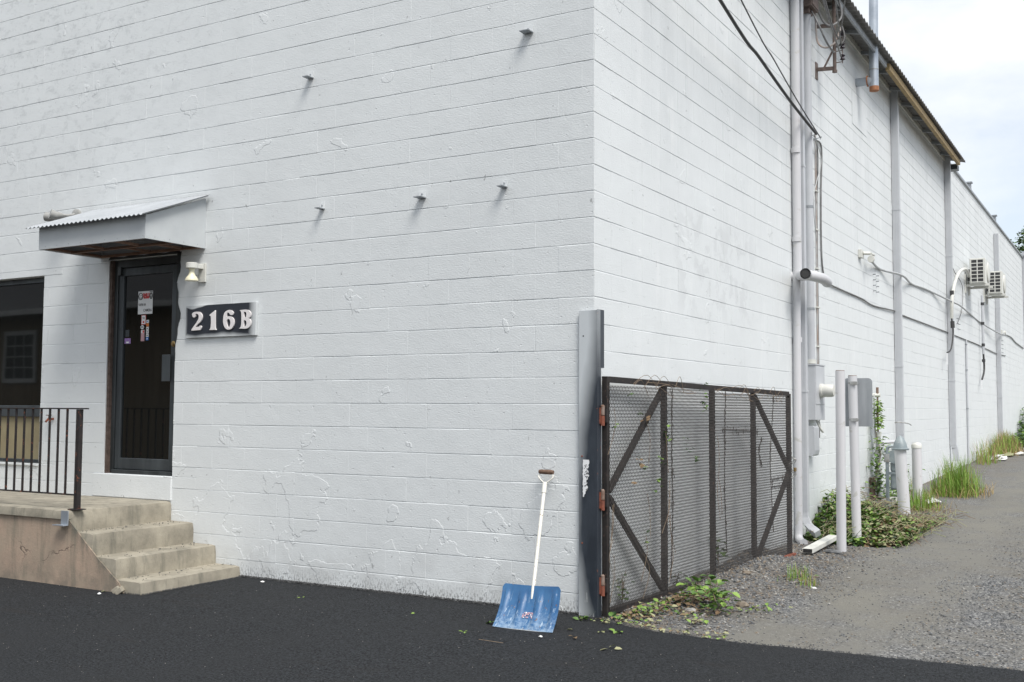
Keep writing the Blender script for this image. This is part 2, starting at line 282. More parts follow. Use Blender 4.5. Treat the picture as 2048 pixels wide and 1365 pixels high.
# ------------------------------------------------------------------ builders
class MB:
    def __init__(s): s.v = []; s.f = []; s.m = []
    def add(s, vs, fs, mi=0):
        o = len(s.v); s.v += [tuple(v) for v in vs]; s.f += [tuple(i + o for i in f) for f in fs]; s.m += [mi] * len(fs); return s
    def box(s, x0, x1, y0, y1, z0, z1, mi=0):
        return s.add([(x0, y0, z0), (x1, y0, z0), (x1, y1, z0), (x0, y1, z0), (x0, y0, z1), (x1, y0, z1), (x1, y1, z1), (x0, y1, z1)],
                     [(0, 3, 2, 1), (4, 5, 6, 7), (0, 1, 5, 4), (1, 2, 6, 5), (2, 3, 7, 6), (3, 0, 4, 7)], mi)
    def bar(s, a, b, w, h, up=(0, 0, 1), mi=0):
        a, b = Vector(a), Vector(b); d = (b - a).normalized(); u = Vector(up); r = d.cross(u)
        if r.length < 1e-4: r = d.cross(Vector((1, 0, 0)))
        r.normalize(); u = r.cross(d).normalized(); vs = []
        for p in (a, b):
            for i, j in ((-1, -1), (1, -1), (1, 1), (-1, 1)): vs.append(p + r * i * w / 2 + u * j * h / 2)
        return s.add(vs, [(0, 1, 2, 3), (7, 6, 5, 4), (0, 4, 5, 1), (1, 5, 6, 2), (2, 6, 7, 3), (3, 7, 4, 0)], mi)
    def tube(s, pts, r, n=10, mi=0, caps=True):
        pts = [Vector(p) for p in pts]; rs = r if isinstance(r, (list, tuple)) else [r] * len(pts)
        o = len(s.v); ref = None
        for i, p in enumerate(pts):
            d = (pts[min(i + 1, len(pts) - 1)] - pts[max(i - 1, 0)]).normalized()
            if ref is None:
                ref = Vector((0, 0, 1)) if abs(d.z) < .9 else Vector((1, 0, 0))
            a = d.cross(ref).normalized(); bb = a.cross(d).normalized(); ref = bb
            for k in range(n):
                t = 2 * PI * k / n; s.v.append(tuple(p + (a * math.cos(t) + bb * math.sin(t)) * rs[i]))
        for i in range(len(pts) - 1):
            for k in range(n):
                k2 = (k + 1) % n; s.f.append((o + i * n + k, o + (i + 1) * n + k, o + (i + 1) * n + k2, o + i * n + k2)); s.m.append(mi)
        if caps:
            s.f.append(tuple(o + k for k in range(n))); s.f.append(tuple(o + (len(pts) - 1) * n + k for k in reversed(range(n)))); s.m += [mi, mi]
        return s
    def lathe(s, c, prof, n=20, axis='z', mi=0):
        c = Vector(c); ax = {'z': (Vector((1, 0, 0)), Vector((0, 1, 0)), Vector((0, 0, 1))), 'x': (Vector((0, 1, 0)), Vector((0, 0, 1)), Vector((1, 0, 0))), 'y': (Vector((0, 0, 1)), Vector((1, 0, 0)), Vector((0, 1, 0)))}[axis]
        o = len(s.v)
        for r, h in prof:
            for k in range(n):
                t = 2 * PI * k / n; s.v.append(tuple(c + ax[0] * r * math.cos(t) + ax[1] * r * math.sin(t) + ax[2] * h))
        for i in range(len(prof) - 1):
            for k in range(n):
                k2 = (k + 1) % n; s.f.append((o + i * n + k, o + i * n + k2, o + (i + 1) * n + k2, o + (i + 1) * n + k)); s.m.append(mi)
        s.f.append(tuple(o + k for k in reversed(range(n)))); s.f.append(tuple(o + (len(prof) - 1) * n + k for k in range(n))); s.m += [mi, mi]
        return s
    def build(s, name, mats, parent=None, smooth=False, bevel=0, kind=None):
        me = bpy.data.meshes.new(name); o = bpy.data.objects.new(name, me); C.objects.link(o)
        org = Vector((0, 0, 0))
        if parent: o.parent = parent; org = Vector(parent['_o'])
        off = org
        me.from_pydata([tuple(Vector(v) - off) for v in s.v], [], s.f)
        for m in (mats if isinstance(mats, (list, tuple)) else [mats]): me.materials.append(M[m])
        if isinstance(mats, (list, tuple)) and len(mats) > 1: me.polygons.foreach_set('material_index', s.m)
        if smooth:
            me.polygons.foreach_set('use_smooth', [True] * len(me.polygons)); me.set_sharp_from_angle(angle=math.radians(38))
        me.update()
        if bevel:
            bm = o.modifiers.new('bevel', 'BEVEL'); bm.width = bevel; bm.segments = 2; bm.limit_method = 'ANGLE'; bm.angle_limit = math.radians(40)
        o['_o'] = tuple(org)
        if kind: o['kind'] = kind
        return o
def tag(o, label=None, cat=None, group=None, kind=None):
    if label: o['label'] = label
    if cat: o['category'] = cat
    if group: o['group'] = group
    if kind: o['kind'] = kind
    return o
def thing(name, label, cat, loc, group=None):
    o = bpy.data.objects.new(name, None); C.objects.link(o); o.location = loc; o.empty_display_size = .1; o['_o'] = tuple(loc)
    return tag(o, label, cat, group)
def copy_thing(o, delta, label):
    c = o.copy(); C.objects.link(c); c.location = Vector(o.location) + Vector(delta); c['label'] = label; c['_o'] = tuple(c.location)
    for ch in [x for x in bpy.data.objects if x.parent == o]:
        k = ch.copy(); C.objects.link(k); k.parent = c
        for g in [x for x in bpy.data.objects if x.parent == ch]:
            q = g.copy(); C.objects.link(q); q.parent = k
    return c
def gz(x, y):
    return 0.0 if y < 6 else min(.022 * (y - 6), .9)
def smooth_path(pts, k=6):
    P = [Vector(p) for p in pts]; out = []
    for i in range(len(P) - 1):
        a, b, c, d = P[max(i - 1, 0)], P[i], P[i + 1], P[min(i + 2, len(P) - 1)]
        for j in range(k):
            t = j / k; out.append(.5 * ((2 * b) + (c - a) * t + (2 * a - 5 * b + 4 * c - d) * t * t + (3 * b - 3 * c + d - a) * t ** 3))
    out.append(P[-1]); return out
def proj(p):
    q = RM @ (Vector(p) - CAM); return (1024 + 2150.7 * q.x / -q.z, 682.5 - 2150.7 * q.y / -q.z)

# ------------------------------------------------------------------ ground
def sheet(name, xs, ys, zf, m, label=None):
    b = MB(); nx, ny = len(xs), len(ys)
    vs = [(x, y, zf(x, y)) for y in ys for x in xs]
    b.add(vs, [(j * nx + i, j * nx + i + 1, (j + 1) * nx + i + 1, (j + 1) * nx + i) for j in range(ny - 1) for i in range(nx - 1)])
    return tag(b.build(name, m, smooth=True), label, None, None, 'structure')
lin = lambda a, b, n: [a + (b - a) * i / (n - 1) for i in range(n)]
sheet('ground', [-200, -60, -20, -5, 5, 12, 20, 60, 200], [-200, -60, -20, -5, 5.9, 6.1, 20, 35, 47, 120, 260], lambda x, y: gz(x, y) - .05, 'soil')
def gh(x, y):
    n = noise.noise(Vector((x * 1.1, y * .8, 0))) * .012 + noise.noise(Vector((x * 5, y * 5, 3))) * .006
    edge = max(0, 1 - abs(x) / .5) * .02
    pile = .13 * math.exp(-((x - .16) ** 2 / .03 + (y - 3.35) ** 2 / .35)) + .05 * math.exp(-((x - .2) ** 2 / .06 + (y - 2.3) ** 2 / .4))
    return gz(x, y) + n * (1 if y > .2 else .3) + (edge + pile) * (1 if y > .3 else 0)
sheet('alley', lin(-.02, 5, 70) + lin(5.3, 12, 12), lin(-.6, 8, 130) + lin(8.3, 46, 70), gh, 'gravel')
# asphalt apron: one slab with a ragged edge lipping over the gravel
def aedge(x):
    pts = [(-.15, .02), (0.05, .03), (.12, -.05), (.35, -.17), (.68, -.27), (1.28, -.28), (1.91, -.235), (2.9, -.155), (6, -.1), (30, -.1)]
    for (a, ya), (b, yb) in zip(pts, pts[1:]):
        if x <= b: return ya + (yb - ya) * (x - a) / (b - a)
    return -.1
b = MB(); xs = lin(-40, -9, 12) + lin(-8.9, 0.05, 300) + lin(.07, 4, 260) + lin(4.1, 30, 30)
prev = None
for x in xs:
    y1 = .03 if x < .06 else aedge(x) + .018 * noise.noise(Vector((x * 9, 0, 5))) + .012 * noise.noise(Vector((x * 30, 1, 5)))
    zt = .014 + .003 * noise.noise(Vector((x * 2, 0, 9)))
    o = len(b.v); rows = [(-40, .0), (-8, .0), (-4, 0.0), (-2, .004), (-1, .006), (y1 - .05, zt), (y1 - .012, zt - .002), (y1, .0), (y1 + .002, -.03)]
    for yy, zz in rows: b.v.append((x, yy, zz))
    if prev is not None:
        for i in range(len(rows) - 1): b.f.append((prev + i, o + i, o + i + 1, prev + i + 1)); b.m.append(0)
    prev = o
tag(b.build('asphalt_lot', 'asphalt', smooth=True), kind='structure')
# crumbs of asphalt along the wall foot, and loose gravel
def stones(spots, name, mats, label=None, kind='stuff', parent=None):
    b = MB()
    base = [Vector(v) for v in ((1, 0, 0), (-1, 0, 0), (0, 1, 0), (0, -1, 0), (0, 0, 1), (0, 0, -1))]
    F = [(0, 2, 4), (2, 1, 4), (1, 3, 4), (3, 0, 4), (2, 0, 5), (1, 2, 5), (3, 1, 5), (0, 3, 5)]
    for x, y, z, r, mi in spots:
        q = Matrix.Rotation(random.random() * 6.28, 3, 'Z') @ Matrix.Rotation(random.uniform(-.7, .7), 3, 'X')
        sc = Vector((random.uniform(.7, 1.3), random.uniform(.6, 1.1), random.uniform(.4, .8)))
        b.add([Vector((x, y, z + r * .3)) + q @ Vector((v.x * sc.x, v.y * sc.y, v.z * sc.z)) * r for v in base], F, mi)
    return tag(b.build(name, mats, parent, kind=kind), label)
sp = []
for i in range(5200):
    x = random.uniform(-3.6, 0.0)
    sp.append((x, -abs(random.gauss(0, .018)) - .001, random.uniform(.008, .028), random.uniform(.003, .008), 0))
for i in range(900):
    x = random.uniform(0, 2.9); sp.append((x, aedge(x) + random.gauss(0, .03), .008, random.uniform(.003, .008), 0))
for i in range(900):
    x = random.uniform(-7.5, -3.57); sp.append((x, -1.07 - abs(random.gauss(0, .02)) if x < -3.9 else -1.13 + random.uniform(0, 1.1) * 0, .01, random.uniform(.003, .008), 0))
for i in range(350):
    sp.append((-3.58 + abs(random.gauss(0, .02)), random.uniform(-1.12, 0), .012, random.uniform(.003, .008), 0))
for i in range(1500): sp.append((random.uniform(-5, 2.5), random.uniform(-3.2, -.1), .012, random.uniform(.0015, .0042), 1 if random.random() < .3 else 0))
stones(sp, 'asphalt_crumbs', ['stoneC', 'stoneB'])
sp = []
for i in range(16000):
    y = random.uniform(-.25, 9) if i % 4 else random.uniform(-.2, 3.5); x = random.uniform(.1, 4.2)
    if y < aedge(x) + .01: continue
    t = x + noise.noise(Vector((x, y * .5, 4))) * .8
    if 1.1 < t < 2.1 and random.random() < .8: continue
    sp.append((x, y, gh(x, y), random.uniform(.003, .010) * (1.2 if x > 2.2 else 1), random.choice((0, 0, 2, 1, 3, 0, 0, 2))))
for i in range(3600):   # rubble between gate and wall foot, and strip before the gate
    y = random.uniform(-.05, 6.2); x = .1 + abs(random.gauss(.35, .32))
    if y < aedge(x) + .03: continue
    sp.append((x, y, gh(x, y), random.uniform(.006, .017), random.choice((0, 0, 3, 1, 3, 2))))
for i in range(1500):
    sp.append((random.gauss(.17, .08), random.gauss(3.35, .42), 0, random.uniform(.008, .022), random.choice((0, 2, 0, 3))))
sp = [(x, y, gh(x, y), r, m) if z == 0 else (x, y, z, r, m) for x, y, z, r, m in sp if x > .02]
stones(sp, 'loose_gravel', ['stoneA', 'stoneB', 'stoneC', 'stoneD'])
for (x, y, r, mt, lb) in [(.80, 1.02, .050, 'stoneD', 'brown broken stone among the weeds before the gate'), (.55, .55, .045, 'stoneB', 'pale round stone under the bottom rail of the gate'), (.62, 4.60, .05, 'stoneA', 'long pale rubble slab at the foot of the front bollard'), (.36, 2.45, .04, 'stoneD', 'reddish stone on the gravel heap behind the gate'), (1.05, 2.2, .02, 'paper', 'small white chip of rubble on gravel outside the gate')]:
    b = MB(); n = 7; q = [(0, 0, -.4)]
    for ring, zz in ((.8, -.25), (1, .1), (.7, .5)):
        for k in range(n):
            a = 2 * PI * k / n; rr = ring * random.uniform(.75, 1.15) * r
            q.append((rr * math.cos(a) * (2.0 if 'slab' in lb else 1.2), rr * math.sin(a) * .9, zz * r * 1.2))
    q[0] = (0, 0, -.4 * r); q.append((0, 0, .62 * r)); F = []
    for k in range(n):
        k2 = (k + 1) % n; F += [(0, 1 + k2, 1 + k), (1 + k, 1 + k2, 1 + n + k2, 1 + n + k), (1 + n + k, 1 + n + k2, 1 + 2 * n + k2, 1 + 2 * n + k), (1 + 2 * n + k, 1 + 2 * n + k2, 1 + 3 * n)]
    b.add([(x + v[0], y + v[1], gh(x, y) + .2 * r + v[2]) for v in q], F)
    tag(b.build('stone', mt), lb, 'stone')

# ------------------------------------------------------------------ warehouse
H = .2032; ZB = .167
bld = thing('warehouse', 'long white painted concrete block warehouse with a low metal roof and side alley', 'building', (0, 0, 0))
WIN = (-9.4, -6.49, .95, 2.94); DOOR = (-5.468, -4.488, .885, 3.035)
def backing(name, boxes): 
    b = MB()
    for q in boxes: b.box(*q)
    return b.build(name, 'wall', bld)
d0 = .0042
fw = backing('front_wall', [(-12, WIN[0], d0, .2, -.2, 7.0), (WIN[0], WIN[1], d0, .2, -.2, WIN[2]), (WIN[0], WIN[1], d0, .2, WIN[3], 7.0), (WIN[1], DOOR[0], d0, .2, -.2, 7.0),
     (DOOR[0], DOOR[1], d0, .2, -.2, DOOR[2]), (DOOR[0], DOOR[1], d0, .2, DOOR[3], 7.0), (DOOR[1], -d0, d0, .2, -.2, 7.0)])
sw = backing('side_wall', [(-.2, -d0, .2, 34.8, -.2, 7.0)])
bk = MB(); bk.box(-12, -.2, 34.6, 34.8, -.2, 7.0); bk.box(-12, -11.8, .2, 34.6, -.2, 7.0); bk.build('rear_wall', 'wall', bld)
# blocks
def block_mesh(seed):
    rnd = random.Random(seed); n = 6; L, Hh = .4064 / 2, .1992 / 2; vs = []; fs = []
    rows = []
    for zi in (0, 1, 2, 3):
        for i in range(n + 1):
            u = (-L, -L + .0022, -L * .5, 0, L * .5, L - .0022, L)[i]; j = rnd.uniform(-.0012, .0012); ye = .0009 if i in (0, n) else 0
            if zi == 0: p = (u, .0050, -Hh + j * .5)
            elif zi == 1: p = (u, ye, -Hh + .0012 + j)
            elif zi == 2: p = (u, ye, Hh - .0060 + j)
            else: p = (u, .0050, Hh + j * .5)
            vs.append(p)
    for zi in range(3):
        for i in range(n): a = zi * (n + 1) + i; fs.append((a, a + 1, a + n + 2, a + n + 1))
    for s_, i in ((0, 0), (1, n)):
        o = len(vs); a, b_, c, d = i, (n + 1) + i, 2 * (n + 1) + i, 3 * (n + 1) + i
        fs.append((a, b_, c, d) if s_ else (d, c, b_, a))
    me = bpy.data.meshes.new('block'); me.from_pydata(vs, [], fs); me.materials.append(M['wall']); me.update(); return me
BM = [block_mesh(i) for i in range(12)]
def cut(r, o):
    u0, u1, z0, z1 = r; a0, a1, c0, c1 = o
    if u1 <= a0 or u0 >= a1 or z1 <= c0 or z0 >= c1: return [r]
    out = []
    if z0 < c0: out.append((u0, u1, z0, c0))
    if z1 > c1: out.append((u0, u1, c1, z1))
    zz0, zz1 = max(z0, c0), min(z1, c1)
    if u0 < a0: out.append((u0, a0, zz0, zz1))
    if u1 > a1: out.append((a1, u1, zz0, zz1))
    return [q for q in out if q[1] - q[0] > .02 and q[3] - q[2] > .02]
blocks = []
for k in range(-1, 34):
    z0, z1 = ZB + (k - 1) * H + H, ZB + k * H + H
    z0 = max(z0, -.12); z1 = min(z1, 6.995)
    e = -(.1016 if k % 2 else .3048); us = [0]
    while us[-1] > -11.9: us.append(e if len(us) == 1 else us[-1] - .4064)
    for a, c in zip(us[1:], us):
        for r in cut((max(a, -12), c, z0, z1), WIN):
            blocks += [('f',) + q for q in cut(r, DOOR)]
    us = [.0085, .3048 if k % 2 else .1016 + .4064 * 0]
    if us[1] < .2: us[1] = .5080 - .4064 + .4064
    while us[-1] < 34.8: us.append(us[-1] + .4064)
    for a, c in zip(us, us[1:]): blocks.append(('s', a, min(c, 34.8), z0, z1))
def area(bk):
    w, u0, u1, z0, z1 = bk; P4 = [(u0, 0, z0), (u1, 0, z0), (u1, 0, z1), (u0, 0, z1)] if w == 'f' else [(0, u0, z0), (0, u1, z0), (0, u1, z1), (0, u0, z1)]
    q = [proj(p) for p in P4]
    if not all(-20 < a[0] < 2068 for a in q[:1] + q[2:3]) or not any(-5 < a[1] < 1370 for a in q): return 0
    if w == 'f' and z1 < .6 and u0 < -4.6: return 0
    return abs(sum(q[i][0] * q[(i + 1) % 4][1] - q[(i + 1) % 4][0] * q[i][1] for i in range(4))) / 2
blocks.sort(key=area, reverse=True)
rest = {'f': MB(), 's': MB()}; rb = random.Random(3)
for i, bk_ in enumerate(blocks):
    w, u0, u1, z0, z1 = bk_; uc, zc = (u0 + u1) / 2, (z0 + z1) / 2; du = (u1 - u0) / .4064; dz = (z1 - z0 - .0040) / (.2032 - .0040)
    r_ = rb.random(); low = zc < 1.3
    if r_ < (.22 if low else .10): dz *= 1.022      # joint smeared shut
    elif r_ < .55: dz *= rb.uniform(1.0, 1.012)
    rep = w == 's' and 1.5 < uc < 3.7 and 2.2 < zc < 3.4
    dv = 1.0 if rb.random() > (.5 if rep else .10) else .994
    off = rb.uniform(-.0012, .0012)
    mtx = Matrix.Translation((uc, off, zc)) @ Matrix.Diagonal((du * dv, 1, dz, 1)) if w == 'f' else Matrix.Translation((-off, uc, zc)) @ Matrix.Rotation(PI / 2, 4, 'Z') @ Matrix.Diagonal((du * dv, 1, dz, 1))
    me = BM[i % 12]
    if i < 300:
        o = bpy.data.objects.new('block', me); C.objects.link(o); o.parent = fw if w == 'f' else sw; o.matrix_local = mtx
    else:
        rest[w].add([mtx @ v.co for v in me.vertices], [tuple(p.vertices) for p in me.polygons])
rest['f'].build('block_courses', 'wall', fw, kind='stuff'); rest['s'].build('block_courses', 'wall', sw, kind='stuff')
# roof + eave
b = MB(); n = int(16.5 / .17 * 6); ys = [1.0 + i * .17 / 6 for i in range(n)]
rows = [(.40, 6.93), (-.2, 7.08), (-3, 7.4)]
for y in ys:
    a = .019 * math.sin(2 * PI * (y - 1) / .17)
    for x, z in rows: b.v.append((x, y, z + a))
    for x, z in rows: b.v.append((x, y, z + a - .003))
for i in range(n - 1):
    o = i * 6
    for q in ((0, 1, 7, 6), (1, 2, 8, 7), (3, 9, 10, 4), (4, 10, 11, 5), (0, 6, 9, 3)): b.f.append(tuple(o + t for t in q)); b.m.append(0)
b.build('roof_sheet', 'roofcorr', bld)
b = MB(); b.box(-11.9, -.05, 0.02, 34.7, 7.0, 7.06); b.build('roof_deck', 'roofcorr', bld)
b = MB(); b.box(.27, .335, 9.7, 17.15, 6.80, 6.905); b.build('eave_beam', 'beam', bld, bevel=.006)
b = MB(); b.box(.27, .30, 1, 9.65, 6.83, 6.90); b.build('eave_rail', 'galvdull', bld)
for y in [1.8 + 1.05 * i for i in range(15)]:
    MB().bar((-.02, y, 6.965), (.262, y, 6.905), .045, .05).build('eave_joist', 'galvdull', bld)
for (a, c) in ((1, 8.1), (8.12, 17.3)): MB().box(.001, .028, a, c, 6.93, 7.02).build('eave_trim', 'offwhite', bld)
MB().box(-.02, .045, 17.35, 34.8, 6.985, 7.03).build('parapet_coping', 'galvdull', bld)
# sill slab under the door, jambs
MB().box(-5.62, -4.488, -.012, .05, .655, .882).build('door_sill', 'wall', bld, bevel=.006)
b = MB(); b.box(DOOR[0] - .0, DOOR[0] + .035, .012, .12, .885, 3.03); b.build('door_jamb', 'brownjamb', bld)
# door
fr = MB(); y0, y1 = .045, .10
fr.box(-5.432, -5.385, y0, y1, .90, 3.03); fr.box(-4.535, -4.49, y0, y1, .90, 3.03); fr.box(-5.385, -4.535, y0, y1, 2.955, 3.03); fr.box(-5.385, -4.535, y0 - .02, y1, .885, .925)
fr.build('door_frame', 'black', bld, bevel=.004)
dr = thing('door', None, None, (-4.96, .07, .9)); dr.parent = bld; dr.location = (-4.96, .07, .9)
b = MB(); b.box(-5.38, -5.31, .058, .095, .93, 2.95); b.box(-4.61, -4.54, .058, .095, .93, 2.95); b.box(-5.31, -4.61, .058, .095, 2.87, 2.95); b.box(-5.31, -4.61, .058, .095, .93, 1.04)
b.build('stile', 'alu', dr, bevel=.004)
MB().box(-5.312, -4.608, .078, .084, 1.035, 2.875).build('glass_panel', 'glass', dr)
MB().box(-4.70, -4.585, .028, .036, 1.80, 2.06).build('pull_plate', 'alu', dr, bevel=.003)
b = MB(); b.box(-4.66, -4.64, .034, .06, 1.84, 1.87); b.box(-4.66, -4.64, .034, .06, 1.98, 2.01); b.build('handle_mount', 'alu', dr)
MB().lathe((-4.572, .06, 2.165), [(.028, 0), (.028, -.01), (.018, -.016), (.018, -.022)], 16, 'y').build('lock_cylinder', 'brass', dr, smooth=True)
MB().box(-5.375, -5.33, .03, .058, 2.88, 2.965).build('door_closer', 'black', dr)
# dark paint smeared round the door head and right side
def flat_poly(pts, y, name, m, parent, th=.0015):
    n = len(pts); b = MB(); b.add([(x, y, z) for x, z in pts] + [(x, y + th, z) for x, z in pts], [tuple(range(n))] + [(i, i + n, (i + 1) % n + n, (i + 1) % n) for i in range(n)])
    return b.build(name, m, parent)
rz = [3.055 - i * .05 for i in range(22)]
pts = [(-4.487, z) for z in reversed(rz)] + [(-4.487 + (.035 + .022 * math.sin(z * 11) + .012 * math.sin(z * 29)) * min(1, (z - 1.98) * 3), z) for z in rz]
flat_poly([(p[0], p[1]) for p in pts][::-1], -.0035, 'paint_smear', 'black', bld)
pts = [(-5.48, 3.036), (-4.452, 3.036)] + [(-4.452 - i * .1, 3.062 + .008 * math.sin(i * 2.1)) for i in range(11)]
flat_poly(pts, -.0035, 'paint_smear', 'black', bld)
# window
wn = MB(); wn.box(WIN[0], WIN[1], .09, .15, 2.885, 2.94); wn.box(WIN[0], WIN[1], .09, .15, .95, .985); wn.box(WIN[0], WIN[1], .075, .15, 1.44, 1.56); wn.box(-6.505, WIN[1], .09, .15, .985, 2.885)
wf = wn.build('window_frame', 'alu', bld, bevel=.003)
wn2 = MB().box(WIN[0], -6.505, .118, .124, 1.56, 2.885).build('window', 'glass', bld)
MB().box(WIN[0], -6.505, .112, .13, .985, 1.44).build('lower_panel', 'tanpanel', bld)
MB().box(WIN[0], WIN[1] - .0, -.02, .088, .925, .95).build('window_sill', 'wall', bld, bevel=.004)

# ------------------------------------------------------------------ canopy
cn = thing('door_canopy', 'small grey boxed canopy with corrugated roof above the glass door', 'canopy', (-4.84, 0, 3.06))
XL, XR, D = -5.60, -4.11, .72
MB().box(XL, XR, -D, -D + .015, 3.06, 3.275).build('fascia_panel', 'canopy', cn)
for x0 in (XR - .015, XL):
    b = MB(); b.add([(x0, -D + .0152, 3.06), (x0, -.001, 3.06), (x0, -.001, 3.545), (x0, -D + .0152, 3.275), (x0 + .015, -D + .0152, 3.06), (x0 + .015, -.001, 3.06), (x0 + .015, -.001, 3.545), (x0 + .015, -D + .0152, 3.275)],
                    [(0, 1, 2, 3), (7, 6, 5, 4), (0, 4, 5, 1), (1, 5, 6, 2), (2, 6, 7, 3), (3, 7, 4, 0)]); b.build('side_panel', 'canopy', cn)
for (a, c, n_) in (((XL + .02, -D + .03, 3.075), (XR - .02, -D + .03, 3.075), 1), ((XL + .02, -.36, 3.075), (XR - .02, -.36, 3.075), 1), ((XL + .02, -.02, 3.075), (XR - .02, -.02, 3.075), 1), ((XL + .03, -D + .02, 3.08), (XL + .03, -.02, 3.08), 2), ((XR - .03, -D + .02, 3.08), (XR - .03, -.02, 3.08), 2), ((-5.09, -D + .02, 3.08), (-5.09, -.38, 3.08), 2), ((-4.60, -D + .02, 3.08), (-4.60, -.38, 3.08), 2), ((-4.85, -.34, 3.08), (-4.85, -.02, 3.08), 2), ((-4.40, -.34, 3.08), (-4.40, -.02, 3.08), 2)):
    MB().bar(a, c, .028, .022).build('ceiling_batten', 'wood', cn)
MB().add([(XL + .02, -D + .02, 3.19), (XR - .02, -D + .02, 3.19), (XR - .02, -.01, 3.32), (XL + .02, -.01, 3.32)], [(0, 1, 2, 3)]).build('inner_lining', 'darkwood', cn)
b = MB(); p = .0605; x0, x1 = -5.70, -4.045; n = int((x1 - x0) / p * 8); ro = []
for i in range(n + 1):
    x = x0 + (x1 - x0) * i / n; a = .0075 * math.sin(2 * PI * (x - x0) / p); ro.append(len(b.v))
    for yy, zz in ((-.80, 3.262), (-.02, 3.565)):
        b.v.append((x, yy, zz + a)); b.v.append((x, yy, zz + a - .0025))
for i in range(n):
    o = ro[i]
    for q in ((0, 4, 6, 2), (1, 3, 7, 5), (0, 1, 5, 4), (2, 6, 7, 3)): b.f.append(tuple(o + t for t in q)); b.m.append(0)
b.build('roof_sheet', 'corr', cn, smooth=True)
for i in range(9):
    x = XL + .1 + i * .17; MB().lathe((x, -D, 3.085), [(.004, 0), (.004, -.002)], 6, 'y').build('rivet', 'galvdull', cn)
for i in range(4): MB().lathe((XR, -.1 - i * .17, 3.085), [(.004, 0), (.004, .002)], 6, 'x').build('rivet', 'galvdull', cn)
# floodlight beyond canopy
t = thing('floodlight', 'old grey double floodlight on the wall behind the canopy roof', 'floodlight', (-6.05, 0, 3.545))
MB().lathe((-5.98, -.001, 3.545), [(.06, 0), (.06, -.03), (.03, -.045)], 16, 'y').build('wall_plate', 'floodgrey', t, smooth=True)
for dx, dy in ((-.17, -.13), (-.05, -.2)):
    MB().tube([(-5.98, -.04, 3.545), (-5.98 + dx * .4, dy * .5, 3.525), (-5.98 + dx * .8, dy, 3.515)], [.016, .016, .02], 8).build('arm', 'floodgrey', t, smooth=True)
    MB().tube([(-5.98 + dx * .7, dy * .8, 3.52), (-5.98 + dx * 1.1, dy * 1.1, 3.51), (-5.98 + dx * 1.6, dy * 1.35, 3.525)], [.025, .042, .05], 14).build('lamp_head', 'floodgrey', t, smooth=True)

# ------------------------------------------------------------------ wall lamp
t = thing('wall_lamp', 'white wall lamp with cream bell shaped shade right of the door', 'lamp', (-4.12, 0, 2.82))
MB().box(-4.175, -4.085, -.02, -.001, 2.735, 2.915).build('back_plate', 'offwhite', t, bevel=.004)
MB().box(-4.15, -4.11, -.12, -.018, 2.86, 2.905).build('arm', 'offwhite', t, bevel=.004)
MB().lathe((-4.125, -.15, 2.85), [(.05, 0), (.058, .006), (.058, .05), (.05, .056)], 24).build('cap', 'offwhite', t, smooth=True)
MB().lathe((-4.125, -.15, 2.735), [(.062, 0), (.063, .008), (.052, .03), (.032, .055), (.024, .085), (.028, .116)], 24).build('lamp_shade', 'cream', t, smooth=True)

# ------------------------------------------------------------------ number board
def curve_mesh(name, splines, y, ext, m, parent, org=(0, 0)):
    cu = bpy.data.curves.new(name, 'CURVE'); cu.dimensions = '2D'; cu.fill_mode = 'BOTH'; cu.extrude = ext; cu.bevel_depth = .0003; cu.bevel_resolution = 1
    for s_ in splines:
        sp_ = cu.splines.new('BEZIER'); sp_.bezier_points.add(len(s_) - 1); sp_.use_cyclic_u = True
        for i, (x, z) in enumerate(s_):
            bp = sp_.bezier_points[i]; bp.co = (x, z, 0)
            pr, nx = Vector(s_[i - 1]), Vector(s_[(i + 1) % len(s_)]); me_ = Vector((x, z)); a = (me_ - pr).normalized(); c = (nx - me_).normalized()
            if a.dot(c) > .45:
                tg = (nx - pr).normalized(); bp.handle_left = (*(me_ - tg * (me_ - pr).length / 3), 0); bp.handle_right = (*(me_ + tg * (nx - me_).length / 3), 0)
            else: bp.handle_left_type = bp.handle_right_type = 'VECTOR'
    tmp = bpy.data.objects.new('tmp', cu); C.objects.link(tmp); bpy.context.view_layer.update()
    me = bpy.data.meshes.new_from_object(tmp.evaluated_get(bpy.context.evaluated_depsgraph_get())); bpy.data.objects.remove(tmp)
    off = Vector(parent['_o'])
    me.transform(Matrix.Translation(Vector((0, y, 0)) - off) @ Matrix.Rotation(PI / 2, 4, 'X'))
    me.materials.clear(); me.materials.append(M[m]); o = bpy.data.objects.new(name, me); C.objects.link(o); o.parent = parent; o['_o'] = tuple(off); return o
def text_mesh(txt, x, z, y, size, m, parent, name='lettering', rx=0.0, bold=0.0, sx=1.0):
    cu = bpy.data.curves.new(name, 'FONT'); cu.body = txt; cu.size = size; cu.extrude = .0004; cu.offset = bold; cu.align_x = 'CENTER'; cu.align_y = 'CENTER'
    tmp = bpy.data.objects.new('tmp', cu); C.objects.link(tmp); bpy.context.view_layer.update()
    me = bpy.data.meshes.new_from_object(tmp.evaluated_get(bpy.context.evaluated_depsgraph_get())); bpy.data.objects.remove(tmp)
    off = Vector(parent['_o'])
    me.transform(Matrix.Translation(Vector((x, y, z)) - off) @ Matrix.Rotation(PI / 2, 4, 'X') @ Matrix.Rotation(rx, 4, 'Z') @ Matrix.Diagonal((sx, 1, 1, 1)))
    me.materials.clear(); me.materials.append(M[m]); o = bpy.data.objects.new(name, me); C.objects.link(o); o.parent = parent; o['_o'] = tuple(off); return o
